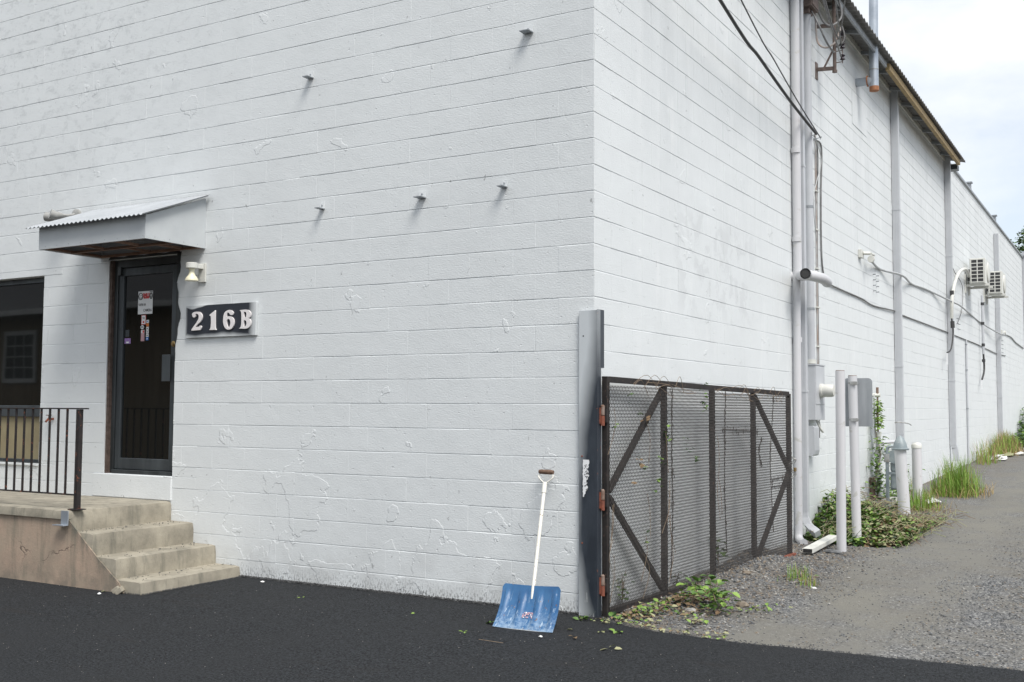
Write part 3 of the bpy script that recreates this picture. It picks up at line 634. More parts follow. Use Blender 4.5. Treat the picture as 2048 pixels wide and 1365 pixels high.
GL = {'two': [[(-4.2187, 2.4164), (-4.2254, 2.4344), (-4.2073, 2.4482), (-4.1674, 2.4532), (-4.1242, 2.4479), (-4.0959, 2.4247), (-4.0907, 2.3937), (-4.1091, 2.3593), (-4.1512, 2.3322), (-4.1812, 2.309), (-4.132, 2.3095), (-4.12, 2.3166), (-4.1078, 2.3197), (-4.0953, 2.3105), (-4.1095, 2.278), (-4.2264, 2.2761), (-4.2237, 2.2884), (-4.1908, 2.3226), (-4.1581, 2.3567), (-4.1359, 2.3911), (-4.1387, 2.422), (-4.1606, 2.4339), (-4.1821, 2.4326), (-4.1723, 2.4145), (-4.1903, 2.4011), (-4.209, 2.4036)]],
 'one': [[(-3.9965, 2.4141), (-3.9656, 2.4325), (-3.9212, 2.4569), (-3.9143, 2.2911), (-3.9017, 2.2724), (-3.9939, 2.2755), (-3.9763, 2.2924), (-3.9755, 2.4002)]],
 'six': [[(-3.7484, 2.4526), (-3.7099, 2.4458), (-3.687, 2.4276), (-3.6941, 2.4085), (-3.7175, 2.4051), (-3.7386, 2.4211), (-3.7537, 2.4325), (-3.7682, 2.4244), (-3.7743, 2.3901), (-3.7378, 2.3938), (-3.7022, 2.3829), (-3.6791, 2.3562), (-3.6796, 2.3132), (-3.705, 2.2797), (-3.7459, 2.2703), (-3.7818, 2.2823), (-3.8096, 2.3222), (-3.8144, 2.383), (-3.798, 2.43)], [(-3.7489, 2.3697), (-3.7691, 2.3553), (-3.7684, 2.3293), (-3.7556, 2.2987), (-3.7435, 2.2875), (-3.7292, 2.3021), (-3.7214, 2.3363), (-3.7309, 2.3603)]],
 'letter': [[(-3.6074, 2.4436), (-3.5755, 2.4465), (-3.5119, 2.4438), (-3.4798, 2.4275), (-3.4676, 2.4036), (-3.4756, 2.3783), (-3.5012, 2.3687), (-3.4749, 2.3528), (-3.4656, 2.3269), (-3.4733, 2.2974), (-3.5072, 2.2751), (-3.5359, 2.2719), (-3.6114, 2.2757), (-3.5914, 2.2887), (-3.5839, 2.3312), (-3.5861, 2.4084), (-3.5926, 2.4322)], [(-3.5548, 2.4285), (-3.5533, 2.3771), (-3.5274, 2.3782), (-3.5222, 2.4015), (-3.5286, 2.4231)], [(-3.5526, 2.3514), (-3.5538, 2.2917), (-3.5308, 2.2951), (-3.5188, 2.3203), (-3.5264, 2.3441)]]}
t = thing('address_sign', 'dark board with white raised 216B beside the door lamp', 'sign', (-3.87, 0, 2.36))
MB().box(-4.320, -3.418, -.03, -.001, 2.209, 2.514).build('board', 'board', t, bevel=.002)
for k, v in GL.items(): curve_mesh('numeral' if k != 'letter' else 'letter', v, -.037, .006, 'letter', t)

# ------------------------------------------------------------------ door stickers
YS = .0755
def sticker(x0, x1, z0, z1, m, name, label, cat='sticker'):
    t = thing(name, label, cat, ((x0 + x1) / 2, YS, z0)); MB().box(x0, x1, YS, YS + .001, z0, z1).build('paper', m, t); return t
t = sticker(-5.115, -4.905, 2.475, 2.705, 'sticker', 'camera_notice', 'handwritten white smile camera notice taped inside the door glass', 'notice')
def ring(cx, cz, r, n=18, th=.004, sx=1): 
    b = MB(); b.tube([(cx + r * sx * math.cos(a), YS - .001, cz + r * math.sin(a)) for a in [2 * PI * i / n for i in range(n + 1)]], th, 5); return b
b = ring(-5.078, 2.655, .033, sx=.9); b.tube([(-5.088, YS - .001, 2.668), (-5.088, YS - .001, 2.658)], .003, 4); b.tube([(-5.068, YS - .001, 2.668), (-5.068, YS - .001, 2.658)], .003, 4)
b.tube([(-5.078 + .018 * math.cos(a), YS - .001, 2.652 + .016 * math.sin(a)) for a in lin(PI * 1.1, PI * 1.9, 7)], .0022, 4); b.build('smiley', 'ink', t)
b = ring(-4.928, 2.655, .028, th=.005, sx=.6); b.tube([(-4.938, YS - .001, 2.651), (-4.928, YS - .001, 2.645), (-4.919, YS - .001, 2.655)], .002, 4); b.bar((-4.95, YS - .001, 2.696), (-4.91, YS - .001, 2.694), .004, .006); b.build('smiley', 'ink', t)
text_mesh('SMILE', -4.998, 2.662, YS - .001, .052, 'red', t, bold=.0028, sx=.75)
MB().box(-5.035, -4.955, YS - .0006, YS, 2.63, 2.646).build('underline', 'red', t)
text_mesh("YOU'RE ON", -5.055, 2.57, YS - .001, .032, 'ink', t, bold=.0003, sx=.62); text_mesh('CAMERA', -4.975, 2.512, YS - .001, .038, 'ink', t, bold=.0003, sx=.8)
t = sticker(-5.062, -4.995, 2.37, 2.467, 'red', 'sticker', 'red bordered white sticker right below the handwritten notice'); MB().box(-5.056, -5.001, YS - .0006, YS, 2.375, 2.462).build('label_face', 'sticker', t); MB().box(-5.04, -5.016, YS - .0012, YS - .0006, 2.385, 2.405).build('red_mark', 'red', t); text_mesh('THE', -5.028, 2.433, YS - .001, .028, 'ink', t, sx=.7)
t = thing('sticker', 'oval black and white sticker on the door glass', 'sticker', (-5.045, YS, 2.32)); b = MB(); b.add([(-5.045 + .026 * math.cos(a), YS, 2.345 + .020 * math.sin(a)) for a in lin(0, 2 * PI, 17)[:-1]], [tuple(range(16))]); b.build('paper', 'sticker', t); b = MB(); b.tube([(-5.06, YS - .001, 2.34), (-5.052, YS - .001, 2.355), (-5.045, YS - .001, 2.34), (-5.035, YS - .001, 2.353), (-5.028, YS - .001, 2.338)], .003, 4); b.build('print', 'ink', t)
t = sticker(-5.062, -5.012, 2.205, 2.318, 'pinkprint', 'sticker', 'tall pink and white sticker under the oval one'); MB().box(-5.06, -5.014, YS - .0006, YS, 2.285, 2.316).build('white_strip', 'sticker', t); MB().box(-5.038, -5.016, YS - .0012, YS - .0006, 2.288, 2.312).build('red_mark', 'red', t)
t = thing('card_decals', 'column of small payment card decals on the door glass', 'decals', (-4.97, YS, 2.2))
for i, (m1, m2) in enumerate((('sticker', 'blueprint'), ('orangeprint', 'red'), ('sticker', 'ink'), ('sticker', 'ink'), ('sticker', 'ink'), ('blueprint', 'sticker'))):
    z1 = 2.415 - i * .0345; MB().box(-4.988, -4.952, YS, YS + .001, z1 - .031, z1).build('decal', m1, t); MB().box(-4.979, -4.963, YS - .0006, YS, z1 - .021, z1 - .011).build('decal_print', m2, t)
sticker(-5.29, -5.235, 2.255, 2.325, 'alu', 'sticker', 'faded grey sticker at the left edge of the door glass'); t = sticker(-5.30, -5.21, 2.185, 2.24, 'purple', 'sticker', 'purple sticker at the left edge of the door glass'); MB().box(-5.275, -5.235, YS - .0006, YS, 2.19, 2.206).build('white_strip', 'sticker', t)

# ------------------------------------------------------------------ steps, platform, railing
st = thing('entry_steps', 'worn concrete landing and four steps with cracked pinkish stucco side', 'steps', (-4.5, -.5, 0))
def rough_box(x0, x1, y0, y1, z0, z1, name, m, par, amp=.004, seg=.06):
    b = MB(); nx = max(2, int((x1 - x0) / seg)); ny = max(2, int((y1 - y0) / seg)); nzz = max(2, int((z1 - z0) / seg))
    import itertools
    def face(o, du, dv, nu, nv):
        o, du, dv = Vector(o), Vector(du), Vector(dv)
        vs = [o + du * (i / nu) + dv * (j / nv) for j in range(nv + 1) for i in range(nu + 1)]
        b.add(vs, [(j * (nu + 1) + i, j * (nu + 1) + i + 1, (j + 1) * (nu + 1) + i + 1, (j + 1) * (nu + 1) + i) for j in range(nv) for i in range(nu)])
    X, Y, Z = x1 - x0, y1 - y0, z1 - z0
    face((x0, y0, z1), (X, 0, 0), (0, Y, 0), nx, ny); face((x0, y0, z0), (X, 0, 0), (0, 0, Z), nx, nzz); face((x1, y0, z0), (0, Y, 0), (0, 0, Z), ny, nzz); face((x0, y1, z0), (0, -Y, 0), (0, 0, Z), ny, nzz)
    cx, cy, cz = (x0 + x1) / 2, (y0 + y1) / 2, (z0 + z1) / 2; r = .012
    out = []
    for v in b.v:
        v = Vector(v); n = noise.noise(v * 7) * amp + noise.noise(v * 25) * amp * .6
        # rounded arris
        q = Vector(v); dx = min(v.x - x0, x1 - v.x); dz = z1 - v.z; dy = v.y - y0
        if x1 - v.x < 1e-6 and dz < 1e-6: q.x -= r * (.6 + abs(noise.noise(v * 9))); q.z -= r * .6
        if dy < 1e-6 and dz < 1e-6: q.y += r * .6; q.z -= r * .3
        if x1 - v.x < 1e-6 and dy < 1e-6: q.x -= r * .7; q.y += r * .5
        q += Vector((n if x1 - v.x < 1e-6 else 0, n if dy < 1e-6 else 0, n * .6 if dz < 1e-6 else 0)); out.append(tuple(q))
    b.v = out; return b.build(name, m, par, smooth=True)
rough_box(-9, -4.49, -1.165, -.001, .575, .65, 'landing_slab', 'concrete', st)
rough_box(-4.60, -4.486, -1.125, -.0015, .40, .645, 'step', 'concrete', st)
rough_box(-4.60, -4.183, -1.130, -.001, .20, .468, 'step', 'concrete', st)
rough_box(-4.40, -3.885, -1.125, -.001, .05, .278, 'step', 'concrete', st)
rough_box(-4.15, -3.578, -1.13, -.001, -.05, .109, 'step', 'concrete', st)
b = MB(); pr = [(-9, -.1), (-3.72, -.1), (-3.76, .0), (-3.83, .09), (-4.0, .205), (-4.09, .265), (-4.25, .385), (-4.33, .45), (-4.47, .56), (-4.497, .574), (-9, .574)]; n = len(pr)
b.add([(x, -1.142, z) for x, z in pr] + [(x, -1.132, z) for x, z in pr], [tuple(range(n))] + [(i, i + n, (i + 1) % n + n, (i + 1) % n) for i in range(n)]); b.build('base_wall', 'stucco', st)
MB().box(-9, -4.61, -1.131, -.01, -.1, .574).build('base_core', 'stucco', st)
sp = []
for i in range(160):
    k = random.choice((0, 1, 2)); xa, xb, zz = [(-4.47, -4.2, .47), (-4.17, -3.9, .28), (-3.87, -3.6, .111)][k]
    sp.append((random.triangular(xa, xb, xa), random.uniform(-1.1, 0), zz, random.uniform(.003, .008), 0))
stones(sp, 'step_grit', ['stoneC'], 'dark leaf litter and grit scattered on the steps')
MB().box(-4.545, -4.455, -1.175, -1.167, .53, .65).build('galvanised_bracket', 'galv', st)
MB().box(-4.60, -4.455, -1.22, -1.167, .525, .532).build('galvanised_bracket', 'galv', st)
rl = thing('railing', 'rusty black metal railing along the edge of the concrete landing', 'railing', (-4.5, -1.05, .65))
MB().box(-4.522, -4.478, -1.072, -1.028, .655, 1.525).build('post', 'rail', rl, bevel=.003)
MB().box(-4.56, -4.44, -1.10, -1.0, .650, .658).build('base_plate', 'rail', rl)
MB().box(-9, -4.40, -1.068, -1.032, 1.526, 1.538).build('top_rail', 'rail', rl, bevel=.002)
MB().box(-9, -4.522, -1.062, -1.038, .772, .784).build('bottom_rail', 'rail', rl)
for i in range(37):
    x = -4.665 - .1195 * i; MB().box(x - .0075, x + .0075, -1.0575, -1.0425, .784, 1.526).build('baluster', 'rail', rl)
for i, (x, y) in enumerate(((-3.86, -1.17), (-3.80, -1.19), (-3.83, -1.15))):
    MB().bar((x, y, .01), (x + .05, y + .02, .05), .035, .045).build('broken_corner', 'concrete', st, bevel=.006)
# hose bib
t = thing('hose_bib', 'small rusty tap on the wall behind the railing', 'tap', (-6.27, 0, 1.42))
MB().tube([(-6.27, 0, 1.42), (-6.27, -.06, 1.42), (-6.27, -.09, 1.39)], .012, 8).build('spout', 'orange', t); MB().lathe((-6.27, -.055, 1.455), [(.03, 0), (.03, .008)], 8).build('handle', 'rustpipe', t)
MB().tube([(-6.27, -.055, 1.42), (-6.27, -.055, 1.455)], .006, 6).build('valve_stem', 'rustpipe', t)

# ------------------------------------------------------------------ wall brackets
for (x, z, w, lb) in [(-.575, 4.53, .085, 'steel angle bracket high on the front wall nearest the corner'), (-2.83, 4.51, .065, 'steel angle bracket high on the front wall far from the corner'), (-2.67, 3.305, .05, 'smallest steel bracket, leftmost of the three in the middle row'), (-1.59, 3.30, .075, 'middle one of the three steel brackets in the lower row'), (-.79, 3.31, .055, 'right one of the three steel brackets in the lower row')]:
    t = thing('wall_bracket', lb, 'bracket', (x, 0, z), 'small steel brackets left in the front wall')
    MB().box(x - w / 2, x + w / 2, -.085, -.004, z, z + .008).build('shelf_plate', 'galvdull', t, bevel=.001)
    MB().box(x - w / 2, x + w / 2, -.010, -.004, z + .008, z + .06).build('back_plate', 'wall', t)
    MB().lathe((x, -.005, z + .035), [(.008, 0), (.008, -.01)], 6, 'y').build('bolt', 'galvdull', t)

# ------------------------------------------------------------------ gate post
t = thing('gate_post', 'dark steel corner post misted with pale paint at the building corner', 'post', (0, 0, 0))
MB().box(-.112, .044, -.030, -.012, -.05, 2.295).build('front_flange', 'post', t, bevel=.002)
MB().box(.0275, .044, -.0118, .085, 1.86, 2.30).build('side_flange', 'post', t)
MB().box(.0275, .044, -.0118, .030, -.05, 1.858).build('side_flange', 'post', t)
jag = random.Random(5); L = []; Rr = []
for i in range(22):
    z = 1.17 - i * .0132; L.append((-.078 + jag.uniform(-.002, .002) + (.002 if i % 2 else 0), z)); Rr.append((-.078 + (.048 if i < 12 else .036) * (1 if i < 18 else .45) + jag.uniform(-.009, .007), z))
o = flat_poly(L + Rr[::-1], -.0325, 'torn_sticker', 'sticker', t)
for i in range(46):
    z = 1.13 - jag.random() * .19; x = -.067 + jag.random() * .026
    MB().box(x, x + jag.uniform(.004, .012), -.0332, -.0325, z, z + jag.uniform(.002, .008)).build('sticker_print', 'ink', t)
for (x, z) in ((-.085, 1.195), (-.083, .55)): MB().lathe((x, -.030, z), [(.007, 0), (.006, -.006)], 8, 'y').build('rust_spot', 'orange', t)
MB().lathe((-.075, -.030, 2.10), [(.006, 0), (.006, -.001)], 10, 'y').build('bolt_hole', 'ink', t)

# ------------------------------------------------------------------ gate
GA, GB = Vector((.06, .08, 0)), Vector((.30, 4.15, 0)); GD = (GB - GA).normalized(); GN = Vector((GD.y, -GD.x, 0))
def gp(s, z, o=0): return GA + GD * s + GN * o + Vector((0, 0, z))
gt = thing('gate', 'large dark steel mesh gate folded back along the side wall', 'gate', tuple(GA))
T = .045
def gbar(a, b_, o, name, w=T, h=T): MB().bar(gp(a[0], a[1], o), gp(b_[0], b_[1], o), w, h, tuple(GN)).build(name, 'gate', gt, bevel=.003)
zt = lambda s: 1.775 - .013 * s; zb = lambda s: .015 - .002 * s
gbar((0, zb(0) - .02), (0, zt(0) + .022), 0, 'stile'); gbar((4.03, zb(4)), (4.03, zt(4)), 0, 'stile')
gbar((.023, zt(0)), (4.007, zt(4)), 0, 'top_rail', T, T); gbar((.023, zb(0) + .02), (4.08, zb(4) + .01), 0, 'bottom_rail', T, .05)
MB().bar(gp(3.05, zb(3) + .018, .032), gp(4.09, zb(4) + .018, .032), .03, .035, tuple(GN)).build('rusted_edge_strip', 'orange', gt)
for s in (1.0, 2.0, 3.01): gbar((s, zb(s) + .045), (s, zt(s) - .023), 0, 'upright')
for a, b_ in (((.03, .93), (.97, 1.72)), ((.03, .89), (.96, .075)), ((3.035, 1.69), (4.0, .93)), ((4.0, .88), (3.035, .06))): gbar(a, b_, .004, 'brace', .04, .04)
# expanded metal, real strands, three panels
def strand_panel(s0, s1):
    b = MB(); nz_ = 0; dz = .0255; ds = .0123; rnd = random.Random(int(s0 * 10)); j = 0; z = .06
    while z < 1.75:
        s = s0; i = 0; pts = []
        while s < s1:
            bow = .010 * math.sin(s * 1.7 + 1) * math.sin(z * 2)
            zz = z + (-.0118 if (i + j) % 2 else .0118)
            if zz < zt(s) - .02: pts.append(gp(s, zz, .028 + bow + (.0012 if (i + j) % 2 else -.0012)))
            s += ds; i += 1
        w = .0017
        for p, q in zip(pts, pts[1:]):
            o = len(b.v)
            for r in (p, q):
                b.v += [tuple(r + GN * w * 1.3), tuple(r - GN * w * .7 + GD * w), tuple(r - GN * w * .7 - GD * w)]
            b.f += [(o, o + 1, o + 4, o + 3), (o + 1, o + 2, o + 5, o + 4), (o + 2, o, o + 3, o + 5)]; b.m += [0, 0, 0]
        z += dz; j += 1
    o = b.build('mesh_panel', 'mesh', gt)
    return o
for a in ((.0, 1.0), (1.0, 2.0), (2.0, 3.01), (3.01, 4.03)): strand_panel(*a)
for z in (1.50, .87, .24):
    h = MB().lathe((.062, .02, z - .075), [(.016, 0), (.016, .074)], 14).build('hinge', 'orange', gt, smooth=True); MB().lathe((.062, .02, z + .004), [(.016, 0), (.016, .07), (.008, .078)], 14).build('hinge_knuckle', 'rustpipe', h, smooth=True)
    MB().box(.044, .056, .0, .035, z - .06, z + .06).build('hinge_leaf', 'orange', h)
    MB().box(.070, .09, .03, .065, z - .05, z + .05).build('hinge_leaf', 'gate', h)
# chain at the latch
ch = thing('chain', 'short steel chain wrapped round the free end of the gate', 'chain', tuple(gp(4.05, .95, 0)))
rc = random.Random(2)
for i in range(17):
    a = i / 16 * 2 * PI * 1.4; p = gp(4.03 + .045 * math.cos(a), 1.05 - i * .013, .045 * math.sin(a) + .02); q = Matrix.Rotation(rc.random() * 3, 3, 'X') @ Matrix.Rotation(rc.random() * 3, 3, 'Z')
    MB().tube([p + q @ Vector((.017 * math.cos(t_), .011 * math.sin(t_), 0)) for t_ in lin(0, 2 * PI, 9)], .0032, 5).build('chain_link', 'steel', ch)
MB().box(*[v for pr_ in zip(gp(4.05, .90, .06) - Vector((.012, .02, 0)), gp(4.05, .90, .06) + Vector((.012, .02, .04))) for v in pr_]).build('padlock', 'brass', ch, bevel=.003)

# ------------------------------------------------------------------ shovel
sh = thing('snow_shovel', 'blue snow shovel with white handle leaning on the front wall', 'shovel', (-.21, -.7, .014))
BL, BR, TL_, TR_ = Vector((-.445, -.72, .016)), Vector((.02, -.69, .016)), Vector((-.50, -.485, .285)), Vector((-.035, -.465, .295))
b = MB(); nu, nv = 56, 16; lay = []
for side in (0, 1):
    lay.append(len(b.v))
    for j in range(nv + 1):
        v = j / nv
        for i in range(nu + 1):
            u = i / nu
            sh_ = .0
            # rounded top corners
            vv = v
            ed = min(u, 1 - u)
            if ed < .05: vv = v * (1 - .07 * (1 - (ed / .05)) ** 2)
            p = (BL * (1 - u) + BR * u) * (1 - vv) + (TL_ * (1 - u) + TR_ * u) * vv
            nrm = Vector((.06, -.72, -.62)).normalized() * -1
            nrm = (BR - BL).cross(TL_ - BL).normalized()
            dish = -.035 * math.sin(vv * PI * .95) - .012 * math.sin(u * PI)
            rib = .017 * max(0, math.sin(u * PI * 7)) ** .7 * math.sin(min(1, max(0, (v - .06) / .82)) * PI) ** .4 * (1 if .07 < u < .93 else 0)
            p = p + nrm * (dish + rib + (-.002 if side else 0)); b.v.append(tuple(p))
for side in (0, 1):
    for j in range(nv):
        for i in range(nu):
            a = lay[side] + j * (nu + 1) + i; q = (a, a + 1, a + nu + 2, a + nu + 1); b.f.append(q if side == 0 else q[::-1]); b.m.append(0)
bd = []
for i in range(nu): bd.append((i, i + 1)); bd.append((nv * (nu + 1) + i + 1, nv * (nu + 1) + i))
for j in range(nv): bd.append(((j + 1) * (nu + 1), j * (nu + 1))); bd.append((j * (nu + 1) + nu, (j + 1) * (nu + 1) + nu))
for a, c in bd: b.f.append((a, a + lay[1], c + lay[1], c)); b.m.append(0)
blade = b.build('blade', 'blade', sh, smooth=True)
# worn label on the blade
def bl(u, v): 
    nrm = (BR - BL).cross(TL_ - BL).normalized(); p = (BL * (1 - u) + BR * u) * (1 - v) + (TL_ * (1 - u) + TR_ * u) * v
    return p + nrm * (-.035 * math.sin(v * PI * .95) - .012 * math.sin(u * PI) + .0085)
rj = random.Random(11)
b = MB()
for i in range(9):
    for j in range(4):
        if rj.random() < .25: continue
        u0, v0 = .42 + i * .022, .30 + j * .035; u1, v1 = u0 + rj.uniform(.012, .021), v0 + rj.uniform(.02, .032)
        b.add([bl(u0, v0), bl(u1, v0), bl(u1, v1), bl(u0, v1)], [(0, 1, 2, 3)], 0 if rj.random() < .6 else 1)
b.build('worn_label', ['pinkprint', 'sticker'], blade)
hb, ht = Vector((-.262, -.455, .27)), Vector((-.365, -.105, .955))
MB().tube([hb - (ht - hb) * .12, hb, hb + (ht - hb) * .5, ht], [.011, .0145, .0145, .0145], 14).build('shaft', 'handlewhite', sh, smooth=True)
MB().tube([ht - (ht - hb) * .06, ht + (ht - hb) * .05], .018, 14).build('socket', 'handlewhite', sh, smooth=True)
g1, g2 = Vector((-.428, -.062, 1.07)), Vector((-.318, -.062, 1.068)); yk = ht + (ht - hb) * .04
for g_ in (g1, g2):
    mid = (yk + g_) / 2 + (g_ - (g1 + g2) / 2) * .55
    MB().tube(smooth_path([yk, mid, g_ + Vector((0, 0, -.012)), g_ + Vector((0, 0, .014))], 5), .0055, 8).build('yoke_arm', 'handlewhite', sh, smooth=True)
MB().tube([g1 - Vector((.006, 0, 0)), g1 + Vector((.01, 0, 0)), g2 - Vector((.01, 0, 0)), g2 + Vector((.006, 0, 0))], [.015, .018, .018, .015], 14).build('grip', 'grip', sh, smooth=True)

# ------------------------------------------------------------------ pipes at the bend of the side wall
t = thing('drain_pipe', 'round white drain pipe leftmost of the pipe bundle beside the gate', 'pipe', (.06, 5.36, 0))
MB().tube([(.062, 5.40, 6.95), (.062, 5.38, 3.18)], .052, 16).build('upper_pipe', 'pvc', t, smooth=True)
MB().tube([(.060, 5.34, 3.19), (.058, 5.32, .10)], .044, 16).build('lower_pipe', 'pvc', t, smooth=True)
for z in (4.62, 3.55, 2.35): MB().tube([(.060, 5.37, z), (.060, 5.37, z + .06)], .055 if z > 3.1 else .048, 16).build('coupling', 'pvc', t, smooth=True)
MB().tube(smooth_path([(.058, 5.32, .14), (.062, 5.30, .07), (.11, 5.22, .035), (.17, 5.12, .03)], 4), .046, 14).build('elbow', 'pvc', t, smooth=True)
MB().tube([(.0, 5.36, 3.135), (.30, 5.36, 3.135)], .055, 16).build('tee_arm', 'pvc', t, smooth=True)
t = thing('discharge_pipe', 'open ended white plastic elbow pipe pointing out from the pipe bundle', 'pipe', (.3, 5.2, 3.1))
MB().tube(smooth_path([(.12, 5.30, 3.135), (.24, 5.10, 3.12), (.27, 4.95, 3.11)], 4), .062, 18, caps=False).build('pipe_end', 'pvc', t, smooth=True)
MB().tube([(.27, 4.955, 3.11), (.268, 4.965, 3.11)], .050, 18).build('dark_bore', 'ink', t)
MB().tube(smooth_path([(.22, 5.12, 3.12), (.34, 5.4, 3.10), (.36, 5.62, 3.06)], 4), [.062] * 8 + [.05], 16).build('rear_branch', 'pvc', t, smooth=True)
def downspout(name, label, x0, y0, w, d, z0, z1, head=False, kick=None, col='trimgrey', group=None):
    t = thing(name, label, 'downspout', (x0, y0, z0), group)
    b = MB(); b.box(x0, x0 + d, y0, y0 + w, z0, z1)
    for i in range(1, 4): b.box(x0 + d * i / 4 - .003, x0 + d * i / 4 + .003, y0 - .003, y0 - .0002, z0, z1)
    b.build('shaft', col, t, bevel=.004)
    MB().box(x0 - .008, x0 + d + .004, y0 - .006, y0 + w + .006, (z0 + z1) * .62, (z0 + z1) * .62 + .025).build('strap', col, t); MB().box(x0 - .008, x0 + d + .004, y0 - .006, y0 + w + .006, z0 + (z1 - z0) * .22, z0 + (z1 - z0) * .22 + .025).build('strap', col, t)
    if head: MB().box(x0 - .005, x0 + d + .05, y0 - .05, y0 + w + .05, z1, z1 + .12).build('hopper_head', col, t)
    if kick: 
        b = MB(); P_ = [Vector((x0 + d / 2, y0 + w / 2, z0 + .05)) + Vector(k) for k in kick]
        for a, c in zip(P_, P_[1:]): b.bar(a, c + (c - a).normalized() * .015, w * .96, d * .96, (1, 0, .01))
        b.build('kickout', col, t, bevel=.004)
    return t
downspout('downspout', 'square grey downspout in the pipe bundle with curved outlet near the ground', .012, 5.56, .09, .085, .30, 6.95, kick=[(0, 0, 0), (.01, -.01, -.08), (.05, -.04, -.16), (.11, -.08, -.21), (.17, -.12, -.24)], group='downspouts along the side wall')
t = thing('service_riser', 'thick grey electrical riser pipe between downspout and brown conduit', 'pipe', (.055, 5.95, 2.1))
MB().tube([(.057, 5.95, 2.13), (.057, 5.95, 6.52)], .050, 18).build('riser_pipe', 'trimgrey', t, smooth=True)
for z in (4.05, 2.78): MB().tube([(.057, 5.95, z), (.057, 5.95, z + .03)], .054, 18).build('strap', 'galvdull', t, smooth=True)
MB().tube([(.057, 5.95, 2.12), (.057, 5.95, 2.17)], .062, 16).build('hub', 'offwhite', t, smooth=True)
MB().box(.01, .11, 5.86, 6.04, 6.50, 6.56).build('top_clamp', 'masts', t)
t = thing('junction_enclosure', 'dull brown metal enclosure at the top of the thick riser', 'electrical box', (.1, 5.95, 6.56))
MB().box(.002, .16, 5.80, 6.12, 6.56, 6.93).build('enclosure_body', 'masts', t, bevel=.006); MB().box(.16, .168, 5.82, 6.10, 6.58, 6.91).build('cover', 'masts', t)
# meter cabinet
t = thing('electric_meter', 'grey electric meter cabinet with round glass meter beside the downspout', 'electric meter', (.06, 6.1, 1.43))
MB().box(.002, .125, 5.87, 6.32, 1.43, 2.10).build('cabinet', 'trimgrey', t, bevel=.004); MB().box(-.0, .135, 5.86, 6.33, 2.10, 2.115).build('cabinet_lid', 'trimgrey', t)
MB().box(.125, .131, 5.89, 6.30, 1.62, 2.09).build('cover', 'trimgrey', t, bevel=.003)
MB().lathe((.131, 6.10, 1.79), [(.085, 0), (.088, .012), (.088, .03), (.078, .035), (.078, .14), (.068, .165), (.0, .17)], 24, 'x').build('meter_dome', 'offwhite', t, smooth=True)
t = thing('telephone_box', 'rounded grey utility box hanging below the electric meter cabinet', 'electrical box', (.06, 6.0, .99))
b = MB(); pr = [(.002, 1.36), (.075, 1.36), (.10, 1.34), (.105, 1.06), (.095, 1.01), (.075, .99), (.002, .99)]; n = len(pr)
b.add([(x, 5.90, z) for x, z in pr] + [(x, 6.12, z) for x, z in pr], [tuple(range(n)), tuple(range(n, 2 * n))[::-1]] + [(i, i + n, (i + 1) % n + n, (i + 1) % n) for i in range(n)]); b.build('box_body', 'trimgrey', t, bevel=.004)
MB().tube(smooth_path([(.06, 6.16, 1.43), (.09, 6.2, 1.33), (.1, 6.3, 1.28), (.06, 6.34, 1.33), (.04, 6.34, 1.42)], 4), .014, 8).build('loop_cable', 'offwhite', t, smooth=True)
t = thing('conduit', 'thin brown conduit pair strapped right of the thick riser', 'conduit', (.02, 6.42, 2.1))
MB().tube([(.014, 6.47, 5.1), (.014, 6.44, 2.12)], .009, 8).build('conduit_run', 'browncable', t); MB().tube([(.012, 6.52, 5.0), (.012, 6.49, 1.2)], .006, 8).build('conduit_run', 'dimcable', t)
for z in (3.85, 3.35, 2.85, 2.35, 4.35): MB().box(.002, .028, 6.42, 6.54, z, z + .018).build('strap', 'offwhite', t)

# ------------------------------------------------------------------ downspouts along the wall
downspout('downspout', 'first full height square downspout past the meters, ending at the gas meter', .008, 11.42, .09, .115, .95, 6.98, head=True, group='downspouts along the side wall')
downspout('downspout', 'second square downspout, at the end of the metal eave', .008, 17.15, .09, .12, .82, 7.0, head=True, group='downspouts along the side wall', kick=[(0, 0, 0), (.03, 0, -.10), (.06, 0, -.36)])
downspout('downspout', 'third square downspout, just behind the far air conditioner', .008, 26.0, .09, .12, .6, 6.62, group='downspouts along the side wall')
downspout('downspout', 'farthest square downspout at the rear corner of the wall', .008, 34.55, .09, .12, .65, 7.06, head=True, group='downspouts along the side wall')
for y, lb in ((21.1, 'small metal vent cap on the parapet above the near air conditioner'), (26.3, 'small metal vent cap on the parapet above the third downspout')):
    t = thing('parapet_vent', lb, 'vent', (0, y, 7.03)); MB().box(-.02, .05, y - .05, y + .05, 7.03, 7.17).build('neck', 'galvdull', t); MB().box(-.05, .08, y - .09, y + .09, 7.17, 7.20).build('cap', 'galvdull', t)
t = thing('eave_bracket', 'dark metal floodlight box hung under the end of the eave', 'floodlight', (.2, 17.55, 6.8)); MB().box(.06, .24, 17.4, 17.65, 6.78, 6.88).build('housing', 'black', t); MB().box(.002, .06, 17.5, 17.55, 6.84, 6.87).build('arm', 'black', t); MB().box(.08, .24, 17.36, 17.66, 6.88, 6.89).build('visor', 'offwhite', t)
t = thing('pipe', 'thin grey pipe between the second and third downspouts', 'pipe', (.02, 19.8, .5)); MB().tube([(.025, 19.8, 3.22), (.025, 19.8, .3)], .022, 8).build('pipe_run', 'trimgrey', t)
for z in (1.6, 2.5, 3.1): MB().box(.002, .05, 19.77, 19.83, z, z + .02).build('pipe_clip', 'galvdull', t)
